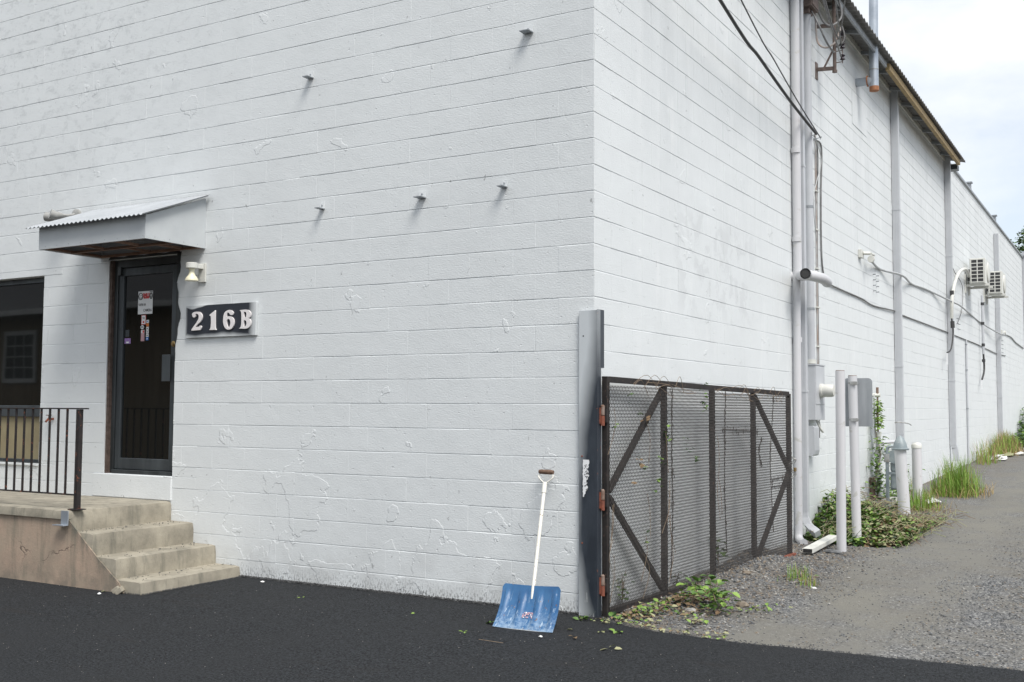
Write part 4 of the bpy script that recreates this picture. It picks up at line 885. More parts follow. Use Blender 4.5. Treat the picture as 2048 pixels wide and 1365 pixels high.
# flue duct
t = thing('flue_duct', 'pale blue metal flue elbowing out of the wall and rising past the eave', 'duct', (.26, 8.9, 6.2))
MB().tube([(.0, 8.9, 6.43), (.26, 8.9, 6.43)], .062, 20).build('wall_stub', 'galv', t, smooth=True)
MB().tube([(.16, 8.9, 6.43), (.175, 8.9, 6.43)], .082, 20).build('rust_collar', 'rustorange', t, smooth=True)
MB().tube([(.26, 8.9, 6.33), (.26, 8.9, 6.95), (.285, 8.9, 8.6)], [.066, .066, .064], 20).build('vertical_duct', 'galv', t, smooth=True)
MB().tube([(.26, 8.9, 6.27), (.26, 8.9, 6.335)], .069, 20).build('rust_cap', 'rustorange', t, smooth=True)
for z in (6.58, 7.05): MB().tube([(.26, 8.9, z), (.26, 8.9, z + .012)], .070, 20).build('band', 'steel', t, smooth=True)
MB().bar((.24, 8.85, 7.06), (-.02, 8.3, 7.1), .03, .006).build('stay', 'steel', t)
MB().box(.002, .006, 8.6, 9.55, 5.75, 6.25).build('patch_plate', 'wall', t)
# service mast bracket with insulators and drop wires
t = thing('service_bracket', 'rusty wall bracket with upright pole carrying three dark insulators', 'bracket', (0, 6.6, 6.0))
for z, nm in ((5.99, 'lower_arm'), (6.56, 'upper_arm')): MB().bar((.0, 6.6, z), (.25, 6.6, z - .02), .03, .045).build(nm, 'masts', t)
MB().bar((.10, 6.6, 5.99), (.235, 6.6, 6.24), .02, .02).build('diagonal_stay', 'masts', t)
MB().tube([(.24, 6.6, 5.93), (.24, 6.6, 6.98)], .023, 12).build('pole', 'masts', t, smooth=True); MB().tube([(.24, 6.6, 5.915), (.24, 6.6, 5.945)], .032, 12).build('pole_cap', 'masts', t)
MB().box(.002, .012, 6.55, 6.65, 5.86, 6.08).build('wall_plate', 'masts', t)
MB().tube([(.34, 6.6, 6.02), (.34, 6.6, 6.62)], .006, 6).build('clevis_rod', 'masts', t)
for z in (6.10, 6.25, 6.42):
    MB().lathe((.34, 6.6, z - .04), [(.02, 0), (.036, .01), (.024, .025), (.024, .045), (.036, .06), (.02, .075)], 14).build('insulator', 'insul', t, smooth=True)
    MB().bar((.24, 6.6, z - .06), (.345, 6.6, z - .06), .012, .008).build('clevis', 'masts', t)
def cab(name, label, pts, r, m, cat='cable', k=6, group=None):
    b = MB().tube(smooth_path(pts, k), r, 7); o = b.build(name, m, smooth=True); return tag(o, label, cat, group)
sw_g = 'service drop wires above the alley'
for i, (a, e, lb) in enumerate([((.33, 6.58, 6.10), (.62, 4.5, 6.12), 'lowest service wire leaving the bottom insulator'), ((.33, 6.58, 6.25), (.75, 4.5, 6.22), 'service wire leaving the middle insulator'), ((.33, 6.58, 6.42), (.9, 4.5, 6.36), 'service wire leaving the top insulator')]):
    a, e = Vector(a), Vector(e); d = e - a; cab('service_wire', lb, [a, a + d * .5 - Vector((0, 0, .02)), e, a + d * 3 + Vector((0, 0, .35))], .009, 'dimcable', 'wire', 6, sw_g)
cab('cable_loop', 'big drooping loop of grey cable left of the insulator pole', [(.10, 6.1, 6.9), (.08, 6.3, 6.5), (.10, 6.3, 6.25), (.20, 6.3, 6.16), (.30, 6.35, 6.22), (.33, 6.5, 6.4), (.34, 6.58, 6.5)], .012, 'browncable')
cab('cable_loop', 'dark cable dropping from the enclosure to a splice by the pole', [(.09, 6.0, 6.58), (.22, 5.8, 6.35), (.30, 5.9, 6.12), (.33, 6.1, 6.04), (.30, 6.35, 6.10)], .012, 'dimcable')
cab('cable_loop', 'dark cable bundle curling under the upper bracket arm', [(.10, 6.1, 6.86), (.16, 6.2, 6.55), (.24, 6.3, 6.44), (.33, 6.4, 6.50), (.35, 6.55, 6.66), (.30, 6.5, 6.92)], .013, 'dimcable')
cab('cable_loop', 'middle grey cable running from above down to the insulators', [(.28, 5.5, 6.98), (.30, 5.8, 6.70), (.32, 6.1, 6.42), (.34, 6.4, 6.28)], .011, 'dimcable')
cab('cable_loop', 'short black cable tail beside the top insulator', [(.34, 6.6, 6.5), (.38, 6.55, 6.35), (.36, 6.5, 6.25), (.30, 6.45, 6.2)], .014, 'cable')
# drop wires to the side wall
CA, CB_ = (.14, 6.02, 4.99), (.10, 6.36, 5.03)
a, e = Vector(CA), Vector((.31, 2.0, 5.31)); d = e - a
cab('phone_cable', 'thick black overhead cable crossing the side wall to a wall hook', [a, a + d * .33 - Vector((0, 0, .04)), a + d * .66 - Vector((0, 0, .03)), e, a + d * 2.6 + Vector((0, 0, .55))], .017, 'cable', 'cable', 6)
a, e = Vector(CB_), Vector((.51, 2.0, 5.27)); d = e - a
cab('phone_cable', 'thin black overhead cable right of the thick one', [a, a + d * .33 - Vector((0, 0, .035)), a + d * .66 - Vector((0, 0, .03)), e, a + d * 2.6 + Vector((0, 0, .5))], .007, 'cable', 'cable', 6)
for k_, (yy, zz) in enumerate(((6.10, 4.99), (6.42, 5.03))): 
    t = thing('wire_hook', ('wall hook holding the thick overhead cable', 'wall hook holding the thin overhead cable')[k_], 'hook', (0, yy, zz)); MB().lathe((.0, yy, zz), [(.02, 0), (.02, .02), (.012, .04)], 10, 'x').build('hook_base', 'galvdull', t); MB().tube([(.03, yy, zz), (.10, yy - .04, zz), (.12, yy - .07, zz), (.10, yy - .06, zz - .03)], .005, 6).build('hook_ring', 'galvdull', t)
cab('hanging_wires', 'tangle of thin wires hanging below the cable hooks', [(.10, 6.1, 4.98), (.04, 6.46, 4.9), (.03, 6.5, 4.6), (.02, 6.46, 4.2)], .008, 'dimcable')
cab('hanging_wires', 'looping thin wire from cable hook to riser strap', [(.10, 6.1, 4.97), (.05, 6.6, 4.8), (.05, 6.35, 4.45), (.08, 6.1, 4.25), (.08, 6.1, 3.95), (.03, 6.4, 3.7)], .005, 'greycable')
# wall cables following the facade
c2 = [(6.5, 5.03), (6.76, 4.98), (6.70, 4.4), (6.68, 3.76), (6.74, 3.375), (6.96, 3.235), (7.72, 3.21), (8.94, 3.20), (9.79, 3.165), (11.35, 3.214), (11.97, 3.196), (13.64, 3.205), (16.5, 3.217), (17.9, 3.218), (20.2, 3.22), (22.0, 3.22), (25.7, 3.18), (28.3, 3.226)]
cab('wall_cable', 'lower grey cable dropping down then sagging along the side wall', [(.016 if not 11.3 < y < 11.6 else .02, y, z) for y, z in c2], .011, 'dimcable', k=4)
c1 = [(9.25, 3.80), (10.3, 3.79), (11.38, 3.806), (12.96, 3.834), (14.24, 3.879), (15.37, 3.90), (16.94, 3.85), (17.98, 3.864), (20.77, 3.883), (22.6, 3.82), (25.27, 3.717), (26.85, 3.773), (27.78, 3.86), (29.9, 3.897), (31.4, 3.808), (34.1, 3.75)]
cab('wall_cable', 'upper white cable running along the side wall from the round fitting', [(.15 if y in (11.38, 16.94, 17.98, 26.85, 25.27) else .02 if y > 9.3 else .10, y, z) for y, z in c1], .019, 'greycable', k=4)
# flood fitting at the end of the upper cable
t = thing('conduit_fitting', 'pale round conduit fitting sticking out of the side wall', 'electrical fitting', (0, 8.95, 3.85))
MB().box(.002, .05, 8.85, 9.0, 3.80, 3.92).build('junction_box', 'offwhite', t, bevel=.004); MB().tube([(.05, 8.95, 3.87), (.14, 9.0, 3.87)], .025, 10).build('stub', 'offwhite', t, smooth=True)
MB().lathe((.13, 9.1, 3.80), [(.05, 0), (.055, .02), (.05, .04)], 16, 'y').build('round_cover', 'offwhite', t, smooth=True); MB().tube([(.12, 9.15, 3.88), (.12, 9.35, 3.89)], .022, 10).build('stub', 'offwhite', t, smooth=True)
t = thing('conduit_fitting', 'distant conduit fitting near the third downspout', 'electrical fitting', (0, 27.1, 3.86)); MB().box(.002, .07, 26.9, 27.15, 3.80, 3.92).build('junction_box', 'offwhite', t); MB().lathe((.07, 27.4, 3.86), [(.06, 0), (.06, .06)], 12, 'x').build('round_cover', 'offwhite', t)
# wall stud grids
for (yc, z1, n_, dy, dz, lb) in [(9.85, 3.66, 4, .22, .085, 'grid of short bolts in the side wall below the round fitting'), (18.55, 3.63, 3, .25, .12, 'grid of bolts in the wall below the near air conditioner'), (27.3, 3.64, 4, .3, .12, 'distant grid of bolts under the far fitting')]:
    t = thing('bolt_grid', lb, 'bolts', (0, yc, z1))
    for i in range(n_):
        for j in range(2): MB().tube([(0.0, yc + j * dy, z1 - i * dz), (.045, yc + j * dy, z1 - i * dz)], .010, 6).build('bolt', 'galvdull', t)
# ------------------------------------------------------------------ air conditioners
def ac(y, z, label):
    t = thing('air_conditioner', label, 'air conditioner', (.3, y, z), 'wall mounted air conditioner units')
    x0, x1, L, Hh = .12, .46, .85, .60
    MB().box(x0, x1, y + .012, y + L, z, z + Hh).build('casing', 'acwhite', t, bevel=.012)
    g = MB().box(x0 + .03, x1 - .03, y + .002, y + .0115, z + .03, z + Hh - .03).build('side_grille', 'acdark', t)
    for i in range(7): MB().box(x0 + .03, x1 - .03, y - .008, y + .0018, z + .03 + i * .0885 - (.0 if i else 0), z + .048 + i * .0885).build('slat', 'acwhite', g)
    for xx in (x0 + .02, (x0 + x1) / 2 - .011, x1 - .042): MB().box(xx, xx + .022, y - .010, y + .0018, z + .02, z + Hh - .02).build('slat', 'acwhite', g)
    MB().lathe((x1, y + .50, z + .30), [(.24, 0), (.24, .02), (.22, .03), (.05, .032)], 22, 'x').build('fan_guard', 'acwhite', t, smooth=True)
    MB().box(x0 - .1, x1 + .08, y + .08, y + .13, z - .05, z - .002).build('support_arm', 'acwhite', t); MB().box(x0 - .1, x1 + .08, y + .70, y + .75, z - .05, z - .002).build('support_arm', 'acwhite', t)
    MB().box(.002, .03, y + .04, y + .17, z - .2, z + .25).build('wall_rail', 'acwhite', t); MB().box(.002, .03, y + .66, y + .79, z - .2, z + .25).build('wall_rail', 'acwhite', t)
    MB().box(x0 - .05, x0 - .002, y + .02, y + .12, z + .08, z + .35).build('valve_cover', 'acdark', t)
    return t
a1 = ac(19.9, 4.54, 'nearer white air conditioner on wall brackets with curved line set')
copy_thing(a1, (0, 3.5, .09), 'farther white air conditioner on wall brackets half hidden by the first')
t = thing('refrigerant_lines', 'white wrapped pipes curving down from the nearer air conditioner', 'pipe', (.1, 18, 4))
MB().tube(smooth_path([(.10, 19.95, 4.72), (.16, 19.0, 4.78), (.17, 18.0, 4.62), (.16, 17.35, 4.35), (.15, 16.9, 3.95), (.13, 16.9, 3.5)], 5), .036, 10).build('wrapped_pipe', 'offwhite', t, smooth=True)
MB().tube(smooth_path([(.13, 16.9, 3.5), (.14, 17.0, 3.2), (.12, 16.8, 2.85), (.10, 16.4, 2.75)], 5), .016, 8).build('cable_tail', 'cable', t, smooth=True)
for z in (3.95, 3.3): MB().tube([(.145, 16.93, z), (.14, 16.93, z + .14)], .042, 10).build('black_tape', 'cable', t)
MB().box(.10, .12, 16.3, 16.36, 2.5, 2.74).build('torn_tape', 'sticker', t)
t = thing('refrigerant_lines', 'straight wrapped pipe hanging below the farther air conditioner', 'pipe', (.1, 23.4, 3))
MB().tube([(.09, 22.4, 4.5), (.09, 22.4, 3.0)], .034, 10).build('wrapped_pipe', 'trimgrey', t, smooth=True)
for z in (4.25, 3.75, 3.2, 2.8): MB().tube([(.09, 22.4, z), (.09, 22.4, z + .07)], .042, 10).build('black_tape', 'cable', t)
MB().tube(smooth_path([(.09, 22.4, 3.0), (.10, 22.4, 2.6), (.08, 22.1, 2.35)], 4), .024, 8).build('cable_tail', 'cable', t); MB().box(.07, .09, 22.0, 22.06, 2.1, 2.33).build('torn_tape', 'sticker', t)
cab('thin_wire', 'thin grey wire hanging beside the second downspout', [(.02, 17.6, 6.9), (.03, 17.7, 6.0), (.02, 17.6, 5.2), (.03, 17.9, 4.7), (.03, 19.3, 4.45), (.03, 19.2, 3.9), (.02, 18.5, 3.5)], .008, 'dimcable', 'wire', 4)

# ------------------------------------------------------------------ bollards
bg_ = 'grey painted steel bollards along the side wall'
def bollard(x, y, z0, z1, r, lean, label):
    t = thing('bollard', label, 'bollard', (x, y, z0), bg_)
    MB().tube([(x - lean * .1, y, z0 - .1), (x + lean, y, z1)], r, 24).build('tube', 'pvc', t, smooth=True)
    return t
t = bollard(.664, 4.82, 0, 1.985, .052, .012, 'tallest bollard, nearest the gate, with a rusty open top'); MB().tube([(.676, 4.82, 1.975), (.676, 4.82, 1.992)], .047, 16).build('rust_ring', 'rustpipe', t)
t = bollard(.636, 5.68, 0, 1.955, .053, -.022, 'tall bollard carrying the blank metal sign'); MB().tube([(.614, 5.68, 1.945), (.614, 5.68, 1.962)], .048, 16).build('rust_ring', 'rustpipe', t)
b = bollard(.604, 8.78, .06, 1.0, .082, -.045, 'short bollard in front of the gas meter with a pointed cap')
MB().lathe((.56, 8.78, .99), [(.12, 0), (.125, .02), (.10, .03), (.085, .10), (.05, .17), (.012, .205)], 20).build('cone_cap', 'bluegrey', b, smooth=True)
b = bollard(.579, 9.98, .10, 1.02, .072, -.005, 'short bollard with rounded cap behind the gas meter'); MB().lathe((.574, 9.98, .98), [(.078, 0), (.078, .05), (.06, .075), (.02, .088)], 20).build('round_cap', 'offwhite', b, smooth=True)
t = thing('metal_sign', 'blank weathered metal sign plate seen from behind on the second bollard', 'sign', (.67, 5.75, 1.36))
b = MB(); sx0, sx1, sz0, sz1, r_ = .49, .825, 1.36, 1.93, .05; q = []
for cx, cz, a0 in ((sx1 - r_, sz1 - r_, 0), (sx0 + r_, sz1 - r_, 90), (sx0 + .005, sz0 + .005, 180), (sx1 - .005, sz0 + .005, 270)):
    rr = r_ if cz > 1.5 else .005
    for i in range(5): a = math.radians(a0 + i * 22.5); q.append((cx + rr * math.cos(a), cz + rr * math.sin(a)))
n = len(q); b.add([(x, 5.745, z) for x, z in q] + [(x, 5.748, z) for x, z in q], [tuple(range(n))[::-1], tuple(range(n, 2 * n))] + [(i, (i + 1) % n, (i + 1) % n + n, i + n) for i in range(n)]); b.build('plate', 'galvdull', t)
for z in (1.86, 1.43):
    MB().tube([(.62, 5.68, z), (.62, 5.68, z + .022)], .058, 20).build('clamp_band', 'steel', t, smooth=True); MB().box(.60, .68, 5.61, 5.627, z - .012, z + .03).build('clamp_bolt', 'steel', t, bevel=.003)

# ------------------------------------------------------------------ gas meter and riser
t = thing('gas_meter', 'blue grey gas meter with curved pipe behind the short capped bollard', 'gas meter', (.33, 9.2, .2))
MB().tube([(.325, 9.05, .05), (.325, 9.05, .80), (.325, 9.05, .84)], .026, 12).build('inlet_pipe', 'bluegrey', t, smooth=True)
MB().tube([(.325, 9.05, .16), (.325, 9.05, .24)], .045, 12).build('union', 'bluegrey', t, smooth=True); MB().tube([(.325, 9.05, .80), (.325, 9.05, .92)], .042, 12).build('union', 'steel', t, smooth=True)
MB().tube(smooth_path([(.325, 9.05, .9), (.33, 9.05, 1.0), (.37, 9.05, 1.03), (.46, 9.1, 1.03), (.52, 9.15, 1.0)], 4), .022, 12).build('swan_neck', 'bluegrey', t, smooth=True)
MB().box(.36, .56, 9.05, 9.25, .40, .64).build('meter_body', 'bluegrey', t, bevel=.03); MB().box(.35, .56, 9.04, 9.26, .62, .66).build('flange', 'bluegrey', t, bevel=.006)
MB().box(.36, .52, 9.06, 9.24, .66, .80).build('index_housing', 'bluegrey', t, bevel=.03)
MB().lathe((.43, 9.03, .88), [(.10, 0), (.10, .03), (.06, .05)], 20, 'y').build('regulator', 'bluegrey', t, smooth=True)
t = thing('gas_riser', 'grey gas riser pipe with side branch climbed by a vine', 'pipe', (.1, 9.55, .1))
MB().tube([(.10, 9.55, .0), (.10, 9.55, 1.22)], .038, 14).build('lower_pipe', 'pvc', t, smooth=True); MB().tube([(.10, 9.55, 1.2), (.10, 9.55, 1.86)], .014, 10).build('upper_pipe', 'rustpipe', t, smooth=True); MB().tube([(.06, 9.5, 1.05), (.06, 9.5, 1.80)], .012, 10).build('upper_pipe', 'pvc', t, smooth=True)
for z in (1.16, .88, .60): MB().tube([(.10, 9.55, z), (.10, 9.55, z + .07)], .050, 14).build('coupling', 'offwhite', t, smooth=True)
MB().tube([(.02, 9.5, 1.78), (.10, 9.55, 1.78), (.14, 9.55, 1.78)], .03, 12).build('top_tee', 'offwhite', t, smooth=True); MB().tube([(.10, 9.55, 1.8), (.10, 9.55, 1.9)], .02, 10).build('vent_nipple', 'rustpipe', t)
MB().tube([(.10, 9.55, 1.06), (.10, 10.9, 1.05)], .026, 12).build('side_branch', 'pvc', t, smooth=True)
MB().tube([(.04, 9.4, .05), (.03, 9.4, .55)], .05, 12).build('dark_sleeve', 'rustpipe', t)
MB().tube(smooth_path([(.03, 11.2, 1.35), (.10, 11.2, 1.36), (.22, 11.3, 1.34), (.26, 11.35, 1.31)], 4), .009, 8).build('bent_rod', 'steel', t)

# ------------------------------------------------------------------ loose gutter pieces, rubble
def channel(p, q, w, h, name, label, m='offwhite'):
    t = thing(name, label, 'gutter piece', p); MB().bar(p, q, w, h).build('channel_body', m, t, bevel=.004)
    d = (Vector(q) - Vector(p)).normalized(); MB().bar(Vector(p) - d * .001, Vector(p) - d * .003, w * .86, h * .8).build('open_end', 'ink', t); return t
channel((.44, 4.27, .055), (.43, 5.42, .085), .11, .05, 'gutter_offcut', 'white gutter offcut lying on gravel below the pipe bundle')
channel((.02 + .10, 9.15, .16), (.42, 9.95, .24), .13, .09, 'gutter_offcut', 'white gutter offcut under the gas meter')
t = thing('litter', 'crumpled white bag by the wall past the big grass clump', 'litter', (.3, 21.5, .35))
b = MB(); rr_ = random.Random(4); 
for i in range(5):
    c0 = Vector((.25 + rr_.random() * .3, 21.2 + rr_.random() * .8, .37)); q = [c0 + Vector((rr_.uniform(-.18, .18), rr_.uniform(-.3, .3), rr_.uniform(-.05, .12))) for _ in range(5)]; b.add(q, [(0, 1, 2), (0, 2, 3), (0, 3, 4), (1, 2, 4), (2, 3, 4)])
b.build('crumpled_sheet', 'paper', t)
for (x, y, s, m, lb) in [(.55, 23.2, .20, 'leafD', 'beige cardboard scrap on the gravel far along the wall'), (.75, 24.0, .16, 'paper', 'white scrap beside the beige cardboard'), (.70, 10.6, .16, 'paper', 'white rubble lump before the big grass clump'), (-3.15, -.16, .025, 'paper', 'torn white scrap on the asphalt below the wall'), (.02, -.86, .018, 'paper', 'small white shred on asphalt right of the shovel'), (-3.87, -1.30, .02, 'sticker', 'white plastic spoon fragment near the bottom step')]:
    b = MB(); n = 7; q = [(x + s * random.uniform(.6, 1) * math.cos(2 * PI * k / n), y + s * (2 if s > .1 else 1) * random.uniform(.5, 1) * math.sin(2 * PI * k / n), gz(x, y) + .016 + random.uniform(0, s * .35)) for k in range(n)] + [(x, y, gz(x, y) + .02 + s * .5)]
    b.add(q, [(k, (k + 1) % n, n) for k in range(n)]); tag(b.build('scrap', m), lb, 'scrap')

# ------------------------------------------------------------------ vegetation
def leaf(b, p, size, mi, up=.5, rnd=random):
    """folded leaf of four faces with a little curl"""
    a = rnd.uniform(0, 2 * PI); tilt = rnd.uniform(-.9, .9) * (1 - up) + rnd.uniform(-.2, .5); d = Vector((math.cos(a), math.sin(a), math.sin(tilt))).normalized()
    s = d.cross(Vector((rnd.uniform(-.5, .5), rnd.uniform(-.5, .5), 1))).normalized(); n = s.cross(d); w = size * rnd.uniform(.28, .42); p = Vector(p)
    v = [p, p + d * size * .35 + s * w + n * w * .3, p + d * size * .75 + s * w * .7 + n * w * .1, p + d * size - n * size * .12, p + d * size * .75 - s * w * .7 + n * w * .1, p + d * size * .35 - s * w + n * w * .3, p + d * size * .5]
    b.add(v, [(0, 1, 2, 6), (6, 2, 3), (6, 3, 4), (0, 6, 4, 5)], mi)
def blade_(b, p, h, w, lean, mi, rnd=random):
    a = rnd.uniform(0, 2 * PI); d = Vector((math.cos(a), math.sin(a), 0)); s = Vector((-d.y, d.x, 0)) * w; p = Vector(p); v = []
    for t_ in (0, .4, .75): c = p + d * lean * h * t_ * t_ + Vector((0, 0, h * t_ * (1 - .15 * lean * t_))); k = (1 - t_ * .6); v += [c - s * k, c + s * k]
    v.append(p + d * lean * h + Vector((0, 0, h * (1 - .25 * lean)))); b.add(v, [(0, 1, 3, 2), (2, 3, 5, 4), (4, 5, 6)], mi)
# heap of pulled vines round the tall bollards
b = MB(); rv = random.Random(21)
def heap(x, y):
    return max(0, .42 * math.exp(-((x - .10) ** 2 / .06 + (y - 6.7) ** 2 / .45)) + .30 * math.exp(-((x - .45) ** 2 / .12 + (y - 6.9) ** 2 / 1.2)) + .18 * math.exp(-((x - .80) ** 2 / .12 + (y - 6.5) ** 2 / .7)) + .08 * math.exp(-((x - 1.15) ** 2 / .05 + (y - 7.0) ** 2 / .9)) + .02 * noise.noise(Vector((x * 5, y * 4, 7))) - .03)
cnt = 0
while cnt < 8500:
    x, y = rv.uniform(.02, 1.18), rv.uniform(5.4, 8.9); h = heap(x, y)
    if h < .015 and rv.random() > .06: continue
    if math.hypot(x - .65, y - 5.68) < .07: continue
    dry = rv.random(); far = (x > .75 or y > 7.6)
    mi = (2 if dry < .24 else 3 if dry < .46 else 0 if dry < .66 else 1 if dry < .86 else 4) if far else (0 if dry < .40 else 4 if dry < .52 else 1 if dry < .84 else 3)
    leaf(b, (x, y, gz(x, y) + h * rv.uniform(.2, 1.0) + .01), rv.uniform(.035, .085), mi, .15, rv); cnt += 1
for i in range(420):
    x, y = rv.uniform(.1, 1.3), rv.uniform(5.5, 9.3); p = Vector((x, y, gz(x, y) + heap(x, y) + .01)); q = p + Vector((rv.uniform(-.2, .3), rv.uniform(-.3, .3), rv.uniform(-.03, .08))); b.tube([p, (p + q) / 2 + Vector((0, 0, .05)), q], .0032, 4, rv.choice((5, 3)), False)
tag(b.build('vine_heap', ['leafA', 'leafB', 'leafC', 'leafD', 'leafE', 'stem'], kind='stuff'), 'heap of pulled green vines and dry leaves around the tall bollards', 'ground cover')
# vine on gas riser
b = MB(); 
for i in range(420):
    z = rv.choice((rv.uniform(.05, 1.1), rv.uniform(.05, 1.1), rv.uniform(1.2, 1.65))); k_ = .09 if z < 1.15 else .045
    leaf(b, (.10 + rv.gauss(0, k_) * .7 + .02, 9.47 + rv.gauss(0, k_ * 1.6), z + .05), rv.uniform(.05, .085), (0 if z < 1.0 else 1) if rv.random() < .75 else 1, .3, rv)
for i in range(380): leaf(b, (.22 + rv.gauss(0, .14), 9.9 + rv.gauss(0, .5), .12 + abs(rv.gauss(0, .22))), rv.uniform(.05, .08), rv.choice((0, 1, 0, 4, 1)), .4, rv)
b.tube(smooth_path([(.13, 9.5, .05), (.07, 9.46, .5), (.14, 9.5, .9), (.07, 9.5, 1.3), (.12, 9.53, 1.7)], 4), .006, 5, 5)
tag(b.build('climbing_vine', ['leafA', 'leafB', 'leafC', 'leafD', 'leafE', 'stem']), 'green vine climbing the grey gas riser pipe', 'vine')
# grass clumps
def g2(m_, s_):
    return m_ + max(-1.9, min(1.9, rv.gauss(0, 1))) * s_
def clump(name, cx, cy, rx, ry, n_, h, label, straw=.2, w=.004, kind=None, skirt=0):
    b = MB(); 
    for i in range(n_):
        x, y = g2(cx, rx), g2(cy, ry); x = max(x, .03)
        hh = h * rv.uniform(.45, 1.05) * math.exp(-((x - cx) ** 2 / (rx * rx * 8) + (y - cy) ** 2 / (ry * ry * 8)))
        blade_(b, (x, y, gz(x, y)), hh, w, rv.uniform(.05, .55), 1 if rv.random() < straw else 0, rv)
    for i in range(skirt):
        x, y = g2(cx + .10, rx * 1.2), g2(cy - .1, ry * 1.2); x = max(x, .03); blade_(b, (x, y, gz(x, y)), h * rv.uniform(.15, .4), w, rv.uniform(.6, 1.3), 1, rv)
    for i in range(n_ // 12):
        x, y = rv.gauss(cx, rx), rv.gauss(cy, ry); leaf(b, (max(x, .03), y, gz(x, y) + .02), rv.uniform(.04, .07), rv.choice((2, 3)), .8, rv)
    return tag(b.build(name, ['grassA', 'grassB', 'leafA', 'leafC'], kind=kind), label, 'grass')
clump('grass_clump', .80, 12.3, .19, .30, 800, .78, 'tallest bright green grass clump with straw at its foot', .12, .0045, skirt=300)
clump('grass_clump', .66, 9.7, .15, .26, 330, .40, 'grass clump around the foot of the short round capped bollard', .22, .004, skirt=160)
clump('grass_clump', .30, 10.7, .12, .25, 90, .62, 'sparse dark grass between the round capped bollard and tallest clump', .15, .004, skirt=120)
clump('grass_clump', .30, 24.6, .16, .8, 800, .75, 'distant straw coloured grass clump by the third downspout', .55, .007, skirt=200)
clump('grass_clump', .30, 20.6, .14, .5, 180, .75, 'thin grass stalks beside the crumpled white bag', .5, .006)
clump('grass_clump', .78, 2.65, .06, .13, 75, .20, 'small grass tuft on gravel near the gate end', .2, .0028)
clump('grass_clump', .97, 2.35, .05, .08, 50, .12, 'yellowing grass tuft right of the small tuft near the gate', .5, .0028)
clump('grass_clump', .22, 27.6, .14, .5, 160, .5, 'low grass tuft just beyond the third downspout', .3, .006)
b = MB()
for i in range(700):
    x, y = .25 + rv.gauss(0, .2), 32 + rv.gauss(0, 1.2); hh = 1.0 * math.exp(-(y - 33) ** 2 / 3)
    leaf(b, (max(x, .05), y, gz(x, y) + rv.random() * (hh + .15)), rv.uniform(.08, .16), rv.choice((0, 0, 1, 2)), .3, rv)
b.tube([(.2, 32.6, .5), (.22, 32.7, 1.4)], .012, 5, 3); b.build('x', ['leafA', 'leafB', 'leafE', 'stem']); o = bpy.data.objects['x']; o.name = 'bush'; tag(o, 'leafy green bush at the far rear end of the side wall', 'bush')
b = MB()
for i in range(420):
    x, y = .45 + rv.gauss(0, .25), 29.3 + rv.gauss(0, 1.0); leaf(b, (max(x, .05), y, gz(x, y) + abs(rv.gauss(0, .13))), rv.uniform(.07, .13), rv.choice((0, 0, 2, 1)), .3, rv)
tag(b.build('low_weeds', ['leafA', 'leafB', 'leafE'], kind='stuff'), 'low green weeds spreading before the far bush', 'weeds')
# litter strip of leaves before the gate
b = MB()
for i in range(430):
    t_ = rv.random(); y = -.02 + t_ * 1.5; x = .14 + t_ * .12 + abs(rv.gauss(0, .12 + .12 * math.sin(t_ * PI)))
    if y < aedge(x) - .05: y = aedge(x) + .02
    leaf(b, (x, y, gh(x, y) + rv.uniform(.008, .03)), rv.uniform(.025, .06), rv.choice((2, 2, 2, 3, 1, 4, 0, 2)), .6, rv)
for i in range(60):
    x = rv.uniform(.55, 1.1); leaf(b, (x, aedge(x) + rv.gauss(.05, .035), .02), rv.uniform(.02, .04), rv.choice((3, 2, 3, 2, 1)), .8, rv)
for i in range(60):
    x = rv.uniform(.05, .5); leaf(b, (x, -.12 + rv.gauss(0, .05), .02), rv.uniform(.02, .04), rv.choice((3, 2, 3, 1)), .8, rv)
for i in range(70):
    p = Vector((rv.uniform(.15, .9), rv.uniform(.0, 1.6), .03)); q = p + Vector((rv.uniform(-.1, .1), rv.uniform(-.12, .12), rv.uniform(0, .03))); b.tube([p, q], .0018, 4, 5, False)
tag(b.build('leaf_litter', ['leafA', 'leafB', 'leafC', 'leafD', 'leafE', 'stem'], kind='stuff'), 'wilted leaves and twigs strewn before the gate', 'leaf litter')
def plant(x, y, h, nl, size, mats, label, spread=.06):
    b = MB(); z = gh(x, y)
    for s in range(4):
        q = Vector((x + rv.uniform(-1, 1) * spread, y + rv.uniform(-1, 1) * spread, z + h * rv.uniform(.6, 1))); b.tube([(x, y, z), (Vector((x, y, z)) + q) / 2 + Vector((0, 0, h * .1)), q], .0025, 4, 2, False)
    for i in range(nl): leaf(b, (x + rv.gauss(0, spread), y + rv.gauss(0, spread), z + h * rv.uniform(.15, 1)), size * rv.uniform(.6, 1.1), rv.choice((0, 0, 1)), .45, rv)
    tag(b.build('weed_plant', [mats[0], mats[1], 'stem']), label, 'weed')
plant(.46, .80, .20, 34, .08, ('leafA', 'leafB'), 'broadleaf weed left of the pair in front of the gate', .06)
plant(.58, .95, .23, 32, .08, ('leafA', 'leafB'), 'tallest broadleaf weed in the middle of the group before the gate', .045)
plant(.72, .66, .17, 44, .075, ('leafA', 'leafB'), 'bushy low weed rightmost of the group before the gate', .06)
plant(.36, .34, .09, 22, .05, ('leafB', 'leafD'), 'low pale weed below the mesh near the gate post', .08)
plant(.035, .42, .30, 26, .055, ('leafA', 'leafB'), 'green weed growing behind the mesh near the hinge side', .035)
plant(.06, 2.55, .35, 14, .11, ('leafA', 'leafE'), 'tall dark weed behind the third mesh bay', .03)
plant(.04, 1.55, .12, 10, .05, ('leafE', 'leafA'), 'small dark weed behind the bottom rail of the gate', .03)
plant(.95, .95, .04, 26, .045, ('leafB', 'leafD'), 'flat creeping weed on gravel right of the weed group', .10)
